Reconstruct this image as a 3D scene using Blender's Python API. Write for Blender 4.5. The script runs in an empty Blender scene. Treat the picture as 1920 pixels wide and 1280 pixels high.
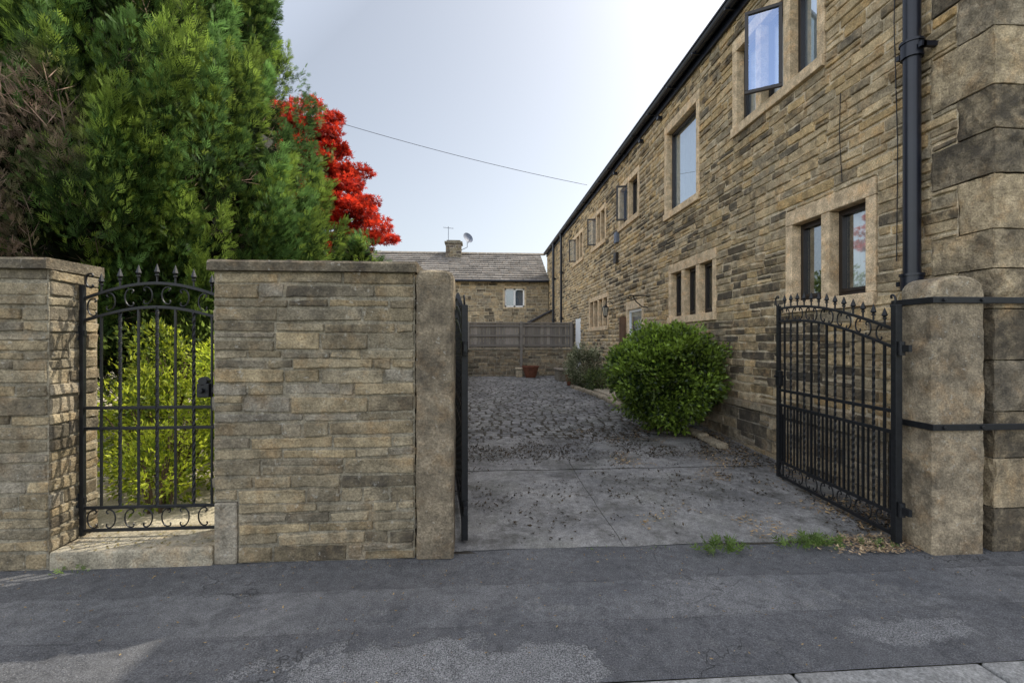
import bpy, math, random
import numpy as np
from mathutils import Vector, noise
random.seed(7); rng=np.random.default_rng(7)
scene=bpy.context.scene
COL=scene.collection
# ------------------------------------------------------------------ helpers
class MB:
    def __init__(s): s.v=[];s.f=[];s.c=[]
    def add(s,vs,fs,col=(1,1,1,0)):
        o=len(s.v); s.v.extend(vs); s.f.extend([tuple(i+o for i in f) for f in fs]); s.c.extend([col]*len(fs))
    def box(s,x0,x1,y0,y1,z0,z1,col=(1,1,1,0)):
        s.add([(x0,y0,z0),(x1,y0,z0),(x1,y1,z0),(x0,y1,z0),(x0,y0,z1),(x1,y0,z1),(x1,y1,z1),(x0,y1,z1)],
              [(0,3,2,1),(4,5,6,7),(0,1,5,4),(1,2,6,5),(2,3,7,6),(3,0,4,7)],col)
def finish(me,name,mat,parent,org,smooth,bevel):
    ob=bpy.data.objects.new(name,me); COL.objects.link(ob)
    if mat: me.materials.append(mat)
    if parent is not None: ob.parent=parent
    elif org is not None: ob.location=org
    if smooth: me.polygons.foreach_set('use_smooth',[True]*len(me.polygons))
    if bevel:
        m=ob.modifiers.new('bevel','BEVEL'); m.width=bevel; m.segments=2; m.limit_method='ANGLE'; m.angle_limit=math.radians(40)
    return ob
def to_obj(mb,name,mat,parent=None,org=(0,0,0),smooth=False,bevel=0):
    me=bpy.data.meshes.new(name)
    o=org
    me.from_pydata([(a-o[0],b-o[1],c-o[2]) for a,b,c in mb.v],[],mb.f)
    at=me.attributes.new('Col','FLOAT_COLOR','FACE')
    at.data.foreach_set('color',np.array(mb.c,dtype=np.float32).reshape(-1))
    me.update()
    return finish(me,name,mat,parent,org,smooth,bevel)
def quads_obj(V,C,name,mat,parent=None,org=(0,0,0)):
    n=len(V); V=(np.asarray(V).reshape(-1,3)-np.array(org)).astype(np.float32)
    me=bpy.data.meshes.new(name)
    me.vertices.add(n*4); me.vertices.foreach_set('co',V.reshape(-1))
    me.loops.add(n*4); me.loops.foreach_set('vertex_index',np.arange(n*4,dtype=np.int32))
    me.polygons.add(n); me.polygons.foreach_set('loop_start',np.arange(0,n*4,4,dtype=np.int32))
    at=me.attributes.new('Col','FLOAT_COLOR','FACE'); at.data.foreach_set('color',np.asarray(C,dtype=np.float32).reshape(-1))
    me.update(); me.validate()
    return finish(me,name,mat,parent,org,False,0)
def thing(ob,label,cat,group=None):
    ob['label']=label; ob['category']=cat
    if group: ob['group']=group
    return ob
def empty(name,loc,label,cat,group=None,rotz=0):
    e=bpy.data.objects.new(name,None); e.location=loc; e.rotation_euler=(0,0,rotz); e.empty_display_size=.2
    COL.objects.link(e); return thing(e,label,cat,group)
def structure(ob): ob['kind']='structure'; return ob

def tube(mb,pts,r,sides=6,twist=0,col=(1,1,1,0),cap=True):
    pts=[Vector(p) for p in pts]; n=len(pts)
    rs=r if isinstance(r,(list,tuple)) else [r]*n
    t0=(pts[1]-pts[0]).normalized(); ref=Vector((0,0,1)) if abs(t0.z)<.9 else Vector((1,0,0))
    a=t0.cross(ref).normalized(); vs=[];fs=[]
    for i,p in enumerate(pts):
        t=(pts[min(i+1,n-1)]-pts[max(i-1,0)])
        if t.length<1e-9: t=t0
        t.normalize(); a=(a-t*a.dot(t)).normalized(); b=t.cross(a)
        for k in range(sides):
            an=2*math.pi*(k+.5)/sides+twist*i
            q=p+(a*math.cos(an)+b*math.sin(an))*rs[i]; vs.append(tuple(q))
    for i in range(n-1):
        for k in range(sides):
            k2=(k+1)%sides
            fs.append((i*sides+k,i*sides+k2,(i+1)*sides+k2,(i+1)*sides+k))
    if cap:
        fs.append(tuple(range(sides))[::-1]); fs.append(tuple((n-1)*sides+k for k in range(sides)))
    mb.add(vs,fs,col)

# ------------------------------------------------------------------ materials
def newmat(name):
    m=bpy.data.materials.new(name); m.use_nodes=True; nt=m.node_tree; nt.nodes.clear()
    out=nt.nodes.new('ShaderNodeOutputMaterial'); return m,nt,out
def N(nt,t,**k):
    n=nt.nodes.new(t)
    for a,b in k.items(): setattr(n,a,b)
    return n
def L(nt,a,b): nt.links.new(a,b)
def noi(nt,vec,scale,detail=4,rough=.6,dist=0):
    n=N(nt,'ShaderNodeTexNoise'); n.inputs['Scale'].default_value=scale; n.inputs['Detail'].default_value=detail
    n.inputs['Roughness'].default_value=rough; n.inputs['Distortion'].default_value=dist; L(nt,vec,n.inputs['Vector']); return n.outputs['Fac']
def mrange(nt,v,a,b,c,d):
    n=N(nt,'ShaderNodeMapRange'); n.inputs[1].default_value=a;n.inputs[2].default_value=b;n.inputs[3].default_value=c;n.inputs[4].default_value=d
    L(nt,v,n.inputs[0]); return n.outputs[0]
def mth(nt,op,a,b=None,clamp=False):
    n=N(nt,'ShaderNodeMath',operation=op,use_clamp=clamp)
    for i,x in enumerate((a,b)):
        if x is None: continue
        if isinstance(x,(int,float)): n.inputs[i].default_value=x
        else: L(nt,x,n.inputs[i])
    return n.outputs[0]
def mix(nt,f,a,b,mode='MIX'):
    n=N(nt,'ShaderNodeMix',data_type='RGBA',blend_type=mode)
    for idx,x in ((0,f),(6,a),(7,b)):
        if isinstance(x,(int,float)): n.inputs[idx].default_value=x
        elif isinstance(x,tuple): n.inputs[idx].default_value=(*x[:3],1)
        else: L(nt,x,n.inputs[idx])
    return n.outputs[2]
def scalecol(nt,c,f):
    n=N(nt,'ShaderNodeVectorMath',operation='SCALE'); L(nt,c,n.inputs[0]); L(nt,f,n.inputs['Scale']); return n.outputs[0]
def bump(nt,h,strength=.5,dist=.01):
    n=N(nt,'ShaderNodeBump'); n.inputs['Strength'].default_value=strength; n.inputs['Distance'].default_value=dist; L(nt,h,n.inputs['Height']); return n.outputs[0]
def objco(nt): return N(nt,'ShaderNodeTexCoord').outputs['Object']
def princ(nt,out,col,rough=.9,nrm=None,metal=0,spec=.3):
    p=N(nt,'ShaderNodeBsdfPrincipled')
    if isinstance(col,tuple): p.inputs['Base Color'].default_value=(*col[:3],1)
    else: L(nt,col,p.inputs['Base Color'])
    if isinstance(rough,(int,float)): p.inputs['Roughness'].default_value=rough
    else: L(nt,rough,p.inputs['Roughness'])
    p.inputs['Metallic'].default_value=metal; p.inputs['Specular IOR Level'].default_value=spec
    if nrm is not None: L(nt,nrm,p.inputs['Normal'])
    L(nt,p.outputs[0],out.inputs[0]); return p

def stone_mat(name,soot=.5,sootcol=(.045,.040,.034),bs=.8,lichen=0,bigsoot=0,lo=.66,hi=.92,sm=.86):
    m,nt,out=newmat(name); co=objco(nt)
    at=N(nt,'ShaderNodeAttribute',attribute_name='Col')
    mid=noi(nt,co,9,5,.7)
    c=scalecol(nt,at.outputs['Color'],mrange(nt,mid,.3,.7,.56,1.38))
    fine=noi(nt,co,75,3,.7)
    c=scalecol(nt,c,mrange(nt,fine,.3,.7,.60,1.34))
    c=mix(nt,mrange(nt,noi(nt,co,5,4,.7),.5,.72,0,.55),c,(1.14,.87,.60),'MULTIPLY')
    sn=noi(nt,co,3.8,6,.75)
    if bigsoot:
        sn=mth(nt,'ADD',sn,mrange(nt,noi(nt,co,.45,2,.5),.42,.65,-.05,bigsoot))
    s=mth(nt,'ADD',sn,mth(nt,'MULTIPLY',at.outputs['Alpha'],soot))
    s=mrange(nt,s,lo,hi,0,sm)
    c=mix(nt,s,c,sootcol)
    if lichen:
        c=mix(nt,mrange(nt,noi(nt,co,19,4,.75),.61,.68,0,lichen),c,(.50,.48,.42))
    h=mth(nt,'ADD',noi(nt,co,24,6,.7),mth(nt,'MULTIPLY',fine,.4))
    princ(nt,out,c,.92,bump(nt,h,bs,.024),spec=.2); return m
M_house=stone_mat('house_stone',.38,bigsoot=.15)
M_quoin=stone_mat('corner_stone',.36,bigsoot=.10,bs=1.0,lo=.56,hi=.86)
M_wall=stone_mat('garden_wall_stone',.32,lichen=.42,lo=.62)
M_dress=stone_mat('dressed_stone',.25,bs=.35)
M_slate=stone_mat('stone_slate',.25,bs=.5)

def plain(name,col,rough=.5,metal=0,var=.15,ns=20,bs=.1,spec=.5):
    m,nt,out=newmat(name); co=objco(nt)
    rgb=N(nt,'ShaderNodeRGB'); rgb.outputs[0].default_value=(*col,1)
    c=scalecol(nt,rgb.outputs[0],mrange(nt,noi(nt,co,ns,4),.3,.7,1-var,1+var))
    princ(nt,out,c,rough,bump(nt,noi(nt,co,ns*4,3),bs,.004),metal,spec); return m
M_iron=plain('black_painted_iron',(.009,.010,.012),.45,0,.4,30,.25,.35)
M_gutter=plain('black_gutter_paint',(.007,.009,.017),.33,0,.3,6,.1,.4)
M_frame=plain('dark_brown_timber',(.018,.013,.011),.45,0,.3)
M_white=plain('white_paint',(.75,.76,.76),.45,0,.05)
M_terra=plain('terracotta',(.16,.065,.04),.75,0,.3,8,.3,.2)
M_curtain=plain('white_curtain',(.78,.79,.80),.9,0,.06)
M_rust=plain('brown_door_wood',(.11,.058,.03),.5,0,.3,6)
M_lamp=plain('lantern_glass',(.35,.33,.28),.2,0,.1)
M_cable=plain('grey_cable',(.12,.14,.19),.6)
def glass_mat(name,lo,tint=(.90,.95,1)):
    m,nt,out=newmat(name)
    lw=N(nt,'ShaderNodeLayerWeight'); lw.inputs[0].default_value=.5
    f=mth(nt,'POWER',lw.outputs['Facing'],3.5); f=mrange(nt,f,0,1,lo,1.0)
    g=N(nt,'ShaderNodeBsdfGlossy'); g.inputs['Roughness'].default_value=.02; g.inputs['Color'].default_value=(*tint,1)
    L(nt,bump(nt,noi(nt,objco(nt),1.5,1),.05,.01),g.inputs['Normal'])
    t=N(nt,'ShaderNodeBsdfTransparent'); t.inputs[0].default_value=(.82,.86,.85,1)
    mx=N(nt,'ShaderNodeMixShader'); L(nt,f,mx.inputs[0]); L(nt,t.outputs[0],mx.inputs[1]); L(nt,g.outputs[0],mx.inputs[2]); L(nt,mx.outputs[0],out.inputs[0]); return m
M_glass=glass_mat('window_glass',.14)
M_glass_dim=glass_mat('dimmed_window_glass',.05,(.35,.4,.5))  # darker copy of the window glass, reflection dimmed through tint and reflectance
M_glass_low=glass_mat('lower_window_glass',.34,(.88,.94,1.0))
M_glass_sky=glass_mat('sky_boosted_glass',.50,(.80,.89,1.0))  # plain glass, reflectance raised so panes look bright with sky
M_glass_case=glass_mat('open_casement_glass',.36,(.45,.60,.92))  # blue tint and raised reflectance paint in a sky reflection
def leaf_mat(name,trans=.3,rough=.5,spec=.35):
    m,nt,out=newmat(name)
    at=N(nt,'ShaderNodeAttribute',attribute_name='Col')
    c=scalecol(nt,at.outputs['Color'],mrange(nt,noi(nt,objco(nt),1.4,3),.3,.7,.7,1.3))
    p=N(nt,'ShaderNodeBsdfPrincipled'); L(nt,c,p.inputs['Base Color']); p.inputs['Roughness'].default_value=rough; p.inputs['Specular IOR Level'].default_value=spec
    t=N(nt,'ShaderNodeBsdfTranslucent'); n=N(nt,'ShaderNodeVectorMath',operation='SCALE'); L(nt,c,n.inputs[0]); n.inputs['Scale'].default_value=1.5; L(nt,n.outputs[0],t.inputs[0])
    mx=N(nt,'ShaderNodeMixShader'); mx.inputs[0].default_value=trans
    L(nt,p.outputs[0],mx.inputs[1]); L(nt,t.outputs[0],mx.inputs[2]); L(nt,mx.outputs[0],out.inputs[0]); return m
M_leaf=leaf_mat('green_foliage',.38); M_conif=leaf_mat('cypress_foliage',.36,.6,.2)
M_gloss=leaf_mat('glossy_bush_foliage',.28,.38,.5)
M_maple=leaf_mat('red_maple_foliage',.42,.5,.2)
M_litter=leaf_mat('dry_litter',.05,.9,.1)
def bark_mat():
    m,nt,out=newmat('bark'); co=objco(nt)
    c=mix(nt,noi(nt,co,12,6),(.05,.036,.026),(.17,.12,.085))
    princ(nt,out,c,.95,bump(nt,noi(nt,co,30,5),1,.02),spec=.1); return m
M_bark=bark_mat()

def asphalt_mat():
    m,nt,out=newmat('pavement_asphalt'); co=objco(nt)
    sep=N(nt,'ShaderNodeSeparateXYZ'); L(nt,co,sep.inputs[0]); X,Y=sep.outputs[0],sep.outputs[1]
    wob=mth(nt,'MULTIPLY',mth(nt,'SUBTRACT',noi(nt,co,1.5,4),.5),.10)
    yw=mth(nt,'ADD',Y,wob)
    base=mix(nt,mrange(nt,noi(nt,co,.9,5,.6),.38,.64,0,1),(.096,.098,.104),(.172,.171,.172))
    base=mix(nt,mrange(nt,noi(nt,co,3.1,5,.7),.54,.61,0,.5),base,(.070,.071,.075))
    base=mix(nt,mrange(nt,noi(nt,co,2.2,6,.75),.58,.64,0,.4),base,(.205,.20,.19))
    base=mix(nt,mrange(nt,yw,2.80,2.83,0,.55),base,(.078,.079,.083))
    base=mix(nt,mrange(nt,yw,2.42,2.39,0,.5),base,(.076,.077,.083))
    seam=mrange(nt,mth(nt,'ABSOLUTE',mth(nt,'SUBTRACT',yw,2.815)),.003,.012,.5,0)
    seam2=mrange(nt,mth(nt,'ABSOLUTE',mth(nt,'SUBTRACT',yw,2.41)),.003,.010,.45,0)
    base=mix(nt,mth(nt,'MULTIPLY',mth(nt,'MAXIMUM',seam,seam2),mrange(nt,noi(nt,co,3,2),.4,.6,.1,1)),base,(.04,.04,.042))
    n=N(nt,'ShaderNodeCombineXYZ'); L(nt,mth(nt,'MULTIPLY',mth(nt,'ADD',X,.25),.9),n.inputs[0]); L(nt,mth(nt,'MULTIPLY',mth(nt,'SUBTRACT',Y,2.02),2.6),n.inputs[1])
    ln=N(nt,'ShaderNodeVectorMath',operation='LENGTH'); L(nt,n.outputs[0],ln.inputs[0])
    d=mth(nt,'ADD',ln.outputs['Value'],mth(nt,'MULTIPLY',mth(nt,'SUBTRACT',noi(nt,co,3.5,6,.7),.5),1.5))
    patch=mrange(nt,d,.76,.68,0,1)
    n2=N(nt,'ShaderNodeCombineXYZ'); L(nt,mth(nt,'MULTIPLY',mth(nt,'SUBTRACT',X,2.25),1.5),n2.inputs[0]); L(nt,mth(nt,'MULTIPLY',mth(nt,'SUBTRACT',Y,2.22),4.5),n2.inputs[1])
    ln2=N(nt,'ShaderNodeVectorMath',operation='LENGTH'); L(nt,n2.outputs[0],ln2.inputs[0])
    d2=mth(nt,'ADD',ln2.outputs['Value'],mth(nt,'MULTIPLY',mth(nt,'SUBTRACT',noi(nt,co,5,6,.7),.5),1.6))
    patch=mth(nt,'MAXIMUM',patch,mrange(nt,d2,.55,.42,0,.8))
    vor=N(nt,'ShaderNodeTexVoronoi'); vor.inputs['Scale'].default_value=95; L(nt,co,vor.inputs['Vector'])
    grit=noi(nt,co,140,2,.7)
    base=mix(nt,mth(nt,'MULTIPLY',patch,mrange(nt,grit,.4,.6,.1,.75)),base,(.25,.25,.248))
    base=scalecol(nt,base,mrange(nt,grit,.3,.7,.46,1.54))
    spots=mth(nt,'MULTIPLY',mrange(nt,vor.outputs['Distance'],.24,.08,0,.75),mrange(nt,noi(nt,co,5,2),.4,.6,.2,1))
    base=mix(nt,spots,base,(.35,.345,.33))
    base=scalecol(nt,base,mrange(nt,noi(nt,co,14,4,.7),.3,.7,.74,1.24))
    cr=N(nt,'ShaderNodeTexVoronoi',feature='DISTANCE_TO_EDGE'); cr.inputs['Scale'].default_value=1.1
    wv=N(nt,'ShaderNodeVectorMath',operation='ADD'); L(nt,co,wv.inputs[0])
    nn=N(nt,'ShaderNodeTexNoise'); nn.inputs['Scale'].default_value=2.5; nn.inputs['Detail'].default_value=5; L(nt,co,nn.inputs['Vector'])
    L(nt,nn.outputs['Color'],wv.inputs[1]); L(nt,wv.outputs[0],cr.inputs['Vector'])
    crack=mrange(nt,cr.outputs[0],0,.006,1,0)
    crack=mth(nt,'MULTIPLY',crack,mrange(nt,noi(nt,co,1.1,3),.48,.58,0,.7))
    base=mix(nt,crack,base,(.03,.03,.03))
    h=mth(nt,'SUBTRACT',mth(nt,'ADD',grit,mth(nt,'MULTIPLY',patch,.8)),crack)
    h=mth(nt,'ADD',h,mth(nt,'MULTIPLY',noi(nt,co,30,4),.6))
    princ(nt,out,base,.88,bump(nt,h,1.0,.010),spec=.25); return m
M_asph=asphalt_mat()
def conc_mat(name,a,b,stain=(.05,.046,.038),st=.6,s0=.52,s1=.68,moss=0):
    m,nt,out=newmat(name); co=objco(nt)
    c=mix(nt,mrange(nt,noi(nt,co,1.3,5,.65),.35,.65,0,1),a,b)
    c=scalecol(nt,c,mrange(nt,noi(nt,co,90,3,.7),.3,.7,.58,1.42))
    c=scalecol(nt,c,mrange(nt,noi(nt,co,17,4,.7),.3,.7,.72,1.25))
    if moss: c=mix(nt,mrange(nt,noi(nt,co,1.7,5,.7),.5,.66,0,moss),c,(.075,.078,.045))
    c=mix(nt,mrange(nt,noi(nt,co,2.3,7,.78),s0,s1,0,st),c,stain)
    at=N(nt,'ShaderNodeAttribute',attribute_name='Col')
    c=mix(nt,1.0,c,at.outputs['Color'],'MULTIPLY')
    h=mth(nt,'ADD',noi(nt,co,35,5,.7),mth(nt,'MULTIPLY',noi(nt,co,180,2),.5))
    princ(nt,out,c,.88,bump(nt,h,.9,.010),spec=.3); return m
M_conc=conc_mat('drive_concrete',(.140,.138,.137),(.262,.254,.240),st=.85,s0=.47,moss=.3)
M_sett=conc_mat('stone_setts',(.145,.142,.140),(.245,.238,.225),st=.65,s0=.52,moss=.3)
M_kerb=conc_mat('kerb_concrete',(.21,.21,.205),(.30,.295,.28),st=.4)
M_soil=conc_mat('soil',(.035,.030,.023),(.06,.052,.038))
M_garden=conc_mat('garden_ground',(.34,.29,.19),(.55,.49,.37),st=.3)
M_road=conc_mat('road_asphalt',(.06,.06,.065),(.09,.09,.095))
def wood_mat():
    m,nt,out=newmat('weathered_fence_wood'); co=objco(nt)
    mp=N(nt,'ShaderNodeMapping'); mp.inputs['Scale'].default_value=(14,14,1.2); L(nt,co,mp.inputs[0])
    c=mix(nt,noi(nt,mp.outputs[0],3,6),(.12,.108,.095),(.34,.31,.275))
    at=N(nt,'ShaderNodeAttribute',attribute_name='Col'); c=mix(nt,1.0,c,at.outputs['Color'],'MULTIPLY')
    princ(nt,out,c,.9,bump(nt,noi(nt,mp.outputs[0],6,4),.5,.004),spec=.2); return m
M_wood=wood_mat()

# ------------------------------------------------------------------ masonry
def masonry(mb,O,U,Nn,Len,H,ch,lens,holes,pal,cell=.06,proud=.014,mortar=(.36,.32,.25,0),gap=.006,rough=.008,sootp=.2,seed=1,z0=0,backplane=True,coarse_from=None):
    R=random.Random(seed); O=Vector(O);U=Vector(U);Nn=Vector(Nn)
    def P(s,z,d): 
        q=O+U*s+Nn*d; return (q.x,q.y,q.z+z)
    if backplane:
        ss=sorted(set([0,Len]+[max(0,min(Len,h[i])) for h in holes for i in (0,1)])); zs=sorted(set([z0,H]+[max(z0,min(H,h[i])) for h in holes for i in (2,3)]))
        for a,b in zip(ss,ss[1:]):
            for c,d in zip(zs,zs[1:]):
                if any(h[0]<(a+b)/2<h[1] and h[2]<(c+d)/2<h[3] for h in holes): continue
                mb.add([P(a,c,0),P(b,c,0),P(b,d,0),P(a,d,0)],[(0,1,2,3)],mortar)
    def stone(a,b,c,d):
        a+=gap*R.uniform(.4,1.7); b-=gap*R.uniform(.4,1.7); c+=gap*R.uniform(.3,1.8); d-=gap*R.uniform(.3,1.8)
        if b-a<.03 or d-c<.015: return
        near=coarse_from is None or a<coarse_from
        cc=cell if near else cell*2.2
        e=min(.004,(d-c)*.12); e2=e+min(.006,(d-c)*.15)
        nx=max(2,int((b-a)/cc)); nz=max(1,int((d-c)/(cc*.8)))
        if cell<.1 and near:
            xs=[a,a+e]+[a+e2+(b-a-2*e2)*i/nx for i in range(nx+1)]+[b-e,b]
            zz=[c,c+e]+[c+e2+(d-c-2*e2)*i/nz for i in range(nz+1)]+[d-e,d]
        else:
            xs=[a]+[a+e2+(b-a-2*e2)*i/nx for i in range(nx+1)]+[b]
            zz=[c]+[c+e2+(d-c-2*e2)*i/nz for i in range(nz+1)]+[d]
        base=R.choice(pal); f=R.uniform(.80,1.17); t=R.uniform(-.03,.03)
        al=R.random()**2*.8 if R.random()>sootp else R.uniform(.6,1)
        col=(base[0]*f*(1+t),base[1]*f,base[2]*f*(1-t*2),al)
        pr=proud*R.uniform(.4,1.4); tx=R.uniform(-.008,.008)/max(b-a,.1); tz=R.uniform(-.006,.006)/max(d-c,.05)
        k=[R.uniform(-.008,.008) for _ in range(4)]
        vs=[];nX=len(xs);nZ=len(zz); sx=R.uniform(0,50)
        for j,z in enumerate(zz):
            v=(z-c)/(d-c)
            for i,s in enumerate(xs):
                u=(s-a)/(b-a)
                dz_=(k[0]*(1-u)+k[1]*u)*(1-v)+(k[2]*(1-u)+k[3]*u)*v
                edge=(i==0 or j==0 or i==nX-1 or j==nZ-1)
                q=Vector((s*14+sx,z*14,seed))
                es=noise.noise(q*3)*.008; ez=noise.noise(q*3+Vector((9,9,9)))*.006
                if edge: dep=-.004; s2=s+es; z2=z+dz_+ez
                else:
                    dep=pr+noise.noise(q)*rough+noise.noise(q*2.3)*rough*.7+tx*(s-(a+b)/2)+tz*(z-(c+d)/2); s2=s+es*.8; z2=z+dz_+ez*.8
                    dep=max(dep,.0015)
                vs.append(P(s2,z2,dep))
        fs=[(j*nX+i,j*nX+i+1,(j+1)*nX+i+1,(j+1)*nX+i) for j in range(nZ-1) for i in range(nX-1)]
        mb.add(vs,fs,col)
    z=z0; ci=0
    while z<H-.02:
        h=ch[ci] if isinstance(ch,list) else R.uniform(*ch)
        ci+=1
        if isinstance(ch,list) and ci>=len(ch): ci=0
        z1=min(z+h,H)
        if H-z1<.04: z1=H
        Lc=Len
        brk=sorted(set([0,Lc]+[x for hh in holes for x in hh[:2] if hh[2]<z1 and hh[3]>z and 0<x<Lc]))
        for a,b in zip(brk,brk[1:]):
            m=(a+b)/2; lo,hi=z,z1; skip=False
            for hh in holes:
                if hh[0]<m<hh[1] and hh[2]<z1 and hh[3]>z:
                    if hh[2]<=z+.02 and hh[3]>=z1-.02: skip=True
                    elif hh[2]>z+.02: hi=min(hi,hh[2])
                    else: lo=max(lo,hh[3])
            if skip or hi-lo<.02: continue
            s=a
            while s<b-.001:
                l=R.uniform(*lens)
                if R.random()<.25: l*=.6
                e=min(s+l,b)
                if b-e<lens[0]*.6: e=b
                if hi-lo>.105 and R.random()<.18:
                    mm=lo+(hi-lo)*R.uniform(.4,.6); stone(s,e,lo,mm); stone(s,e,mm,hi)
                else: stone(s,e,lo,hi)
                s=e
        z=z1

# ------------------------------------------------------------------ GROUND
def sheet(name,x0,x1,y0,y1,z,mat,col=(1,1,1,0)):
    mb=MB(); mb.add([(x0,y0,z),(x1,y0,z),(x1,y1,z),(x0,y1,z)],[(0,1,2,3)],col)
    return structure(to_obj(mb,name,mat))
sheet('ground',-300,300,-300,300,-.16,M_garden,(.4,.5,.3,0))
sheet('road',-60,60,-7,1.84,-.11,M_road)
mb=MB()
xs=np.concatenate([[-60],np.linspace(-6,6,90),[60]]); ysp=np.linspace(1.97,3.30,16)
vs=[(x,y,.0 if abs(x)>5.9 else noise.noise(Vector((x*1.2,y*1.5,0)))*.010) for y in ysp for x in xs]; nX=len(xs)
mb.add(vs,[(j*nX+i,j*nX+i+1,(j+1)*nX+i+1,(j+1)*nX+i) for j in range(len(ysp)-1) for i in range(nX-1)])
structure(to_obj(mb,'pavement',M_asph,smooth=True))
mb=MB(); x=-12.3
while x<12:
    mb.box(x+.004,x+.906,1.835,1.966,-.15,.006+random.uniform(-.003,.003)); x+=.914
structure(to_obj(mb,'kerb',M_kerb,bevel=.012))
def dz(y):
    t=max(0,min(1,(y-3.4)/5)); return .17*t*t*(3-2*t)
def grid(mb,x0,x1,y0,y1,nx,ny,off,col,amp=.010,ragged=False):
    vs=[];
    for j in range(ny+1):
        for i in range(nx+1):
            xx=x0+(x1-x0)*i/nx; yy=y0+(y1-y0)*j/ny
            ed=i in(0,nx) or j in(0,ny); e=-.010 if ed else 0
            wx=noise.noise(Vector((xx*6,yy*6,11)))*.010 if ed else 0
            if ragged: yy+=(.14*noise.noise(Vector((xx*1.7,0,5)))+.08*noise.noise(Vector((xx*6,3,5))))*(j/ny)**4
            vs.append((xx+wx,yy+wx,dz(yy)+off+e+noise.noise(Vector((xx*2,yy*2,3)))*amp))
    mb.add(vs,[(j*(nx+1)+i,j*(nx+1)+i+1,(j+1)*(nx+1)+i+1,(j+1)*(nx+1)+i) for j in range(ny) for i in range(nx)],col)
mb=MB(); mb.box(-60,-.52,3.56,80,-.15,.09); structure(to_obj(mb,'garden_soil',M_garden))
mb=MB(); vs=[];ys=[3.24+i*.4 for i in range(52)]
for yy in ys: vs+= [(-.6,yy,dz(yy)-.002),(3.75,yy,dz(yy)-.002)]
mb.add(vs,[(2*i,2*i+1,2*i+3,2*i+2) for i in range(len(ys)-1)],(1,1,1,0))
structure(to_obj(mb,'driveway_bed',M_soil))
mb=MB()
for (a,b) in ((-.55,1.055),(1.060,3.70)):
    for (c,d,rg) in ((3.27,5.10,False),(5.106,6.45,True)):
        f=random.uniform(.9,1.08); grid(mb,a,b,c,d,int((b-a)/.05),36,.016 if rg else .012,(f,f,f,0),ragged=rg)
structure(to_obj(mb,'driveway_concrete',M_conc,smooth=True))
mb=MB(); yy=6.25; R=random.Random(4)
while yy<17.3:
    w=R.uniform(.115,.150); xx=-.55+R.uniform(-.1,0)
    while xx<3.66:
        l=R.uniform(.13,.25); f=R.uniform(.66,1.25); h=R.uniform(-.006,.007)
        wob=lambda s: .05*noise.noise(Vector((s*.8,yy*.5,1)))+.02*noise.noise(Vector((s*2.5,yy,7)))
        tilt=R.uniform(-.012,.012); tl2=R.uniform(-.010,.010)
        us=[0,.12,.5,.88,1]; ds=[-.028,-.003,.004,-.003,-.028]; vs=[]
        for j,v in enumerate(us):
            for i,u in enumerate(us):
                px=xx+.005+(l-.010)*u; py=yy+.007+(w-.014)*v+wob(px)
                vs.append((px+(R.uniform(-.004,.004)),py+R.uniform(-.004,.004),dz(py)+.008+h+min(ds[i],ds[j])+tilt*(u-.5)+tl2*(v-.5)+R.uniform(-.0015,.0015)))
        mb.add(vs,[(j*5+i,j*5+i+1,j*5+i+6,j*5+i+5) for j in range(4) for i in range(4)],(f,f,f*1.0,0))
        xx+=l
    yy+=w
structure(to_obj(mb,'driveway_cobbles',M_sett,smooth=True))

# ------------------------------------------------------------------ HOUSE
HX=3.66; HY0=3.0; HY1=24.6; EZ=6.25
ho=(HX,HY0,0)
house=empty('stone_house',ho,'long two storey honey stone house with mullioned windows and black gutter','house')
pal_h=[(.48,.365,.215),(.45,.345,.205),(.39,.31,.198),(.53,.41,.245),(.42,.335,.215),(.47,.345,.182),(.355,.29,.192)]
wins=[ # y0,y1,z0,z1,nlights,open,curtain
 (3.95,5.20,1.83,3.03,2,None,'side'),
 (6.80,8.585,1.83,2.96,3,None,None),
 (12.71,15.05,1.83,2.92,4,None,None),
 (4.575,6.35,4.42,5.80,3,1,'full'),
 (7.34,8.79,3.86,5.72,1,None,'full'),
 (10.2,11.8,4.36,5.56,2,1,None),
 (12.98,14.68,4.38,5.56,3,2,None),
 (15.88,17.7,4.38,5.56,3,2,None)]
door=(9.94,11.17,.15,2.47); wdoor=(16.35,17.2,.15,2.35)
holes=[(w[0]-HY0,w[1]-HY0,w[2],w[3]) for w in wins]+[(door[0]-HY0,door[1]-HY0,0,door[3]),(wdoor[0]-HY0,wdoor[1]-HY0,0,wdoor[3])]
quo=[]; zz=0; k=0; Rq=random.Random(3)
while zz<6.2:
    h=Rq.uniform(.28,.42); h=min(h,6.2-zz); l=.44 if k%2==0 else .24
    quo.append((zz,zz+h,l)); holes.append((0,l,zz,zz+h)); zz+=h; k+=1
mb=MB()
MT=(.56,.475,.34,0)
masonry(mb,(HX,HY0,0),(0,1,0),(-1,0,0),HY1-HY0,EZ,(.082,.130),(.18,.52),holes,pal_h,cell=.055,proud=.018,mortar=MT,gap=.009,rough=.015,sootp=.24,seed=5,coarse_from=6)
fh=[(0,.24 if q[2]>.4 else .44,q[0],q[1]) for q in quo]
masonry(mb,(HX,HY0,0),(1,0,0),(0,-1,0),6.8,EZ,(.10,.16),(.22,.6),fh,pal_h,cell=.1,proud=.013,mortar=MT,gap=.009,sootp=.15,seed=6)
rx=HX+6.8; mx=HX+3.4; RZ=EZ+1.95
m1=(.4,.33,.22,0)
mb.add([(HX,HY0,EZ),(rx,HY0,EZ),(mx,HY0,RZ)],[(0,1,2)],m1)
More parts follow.
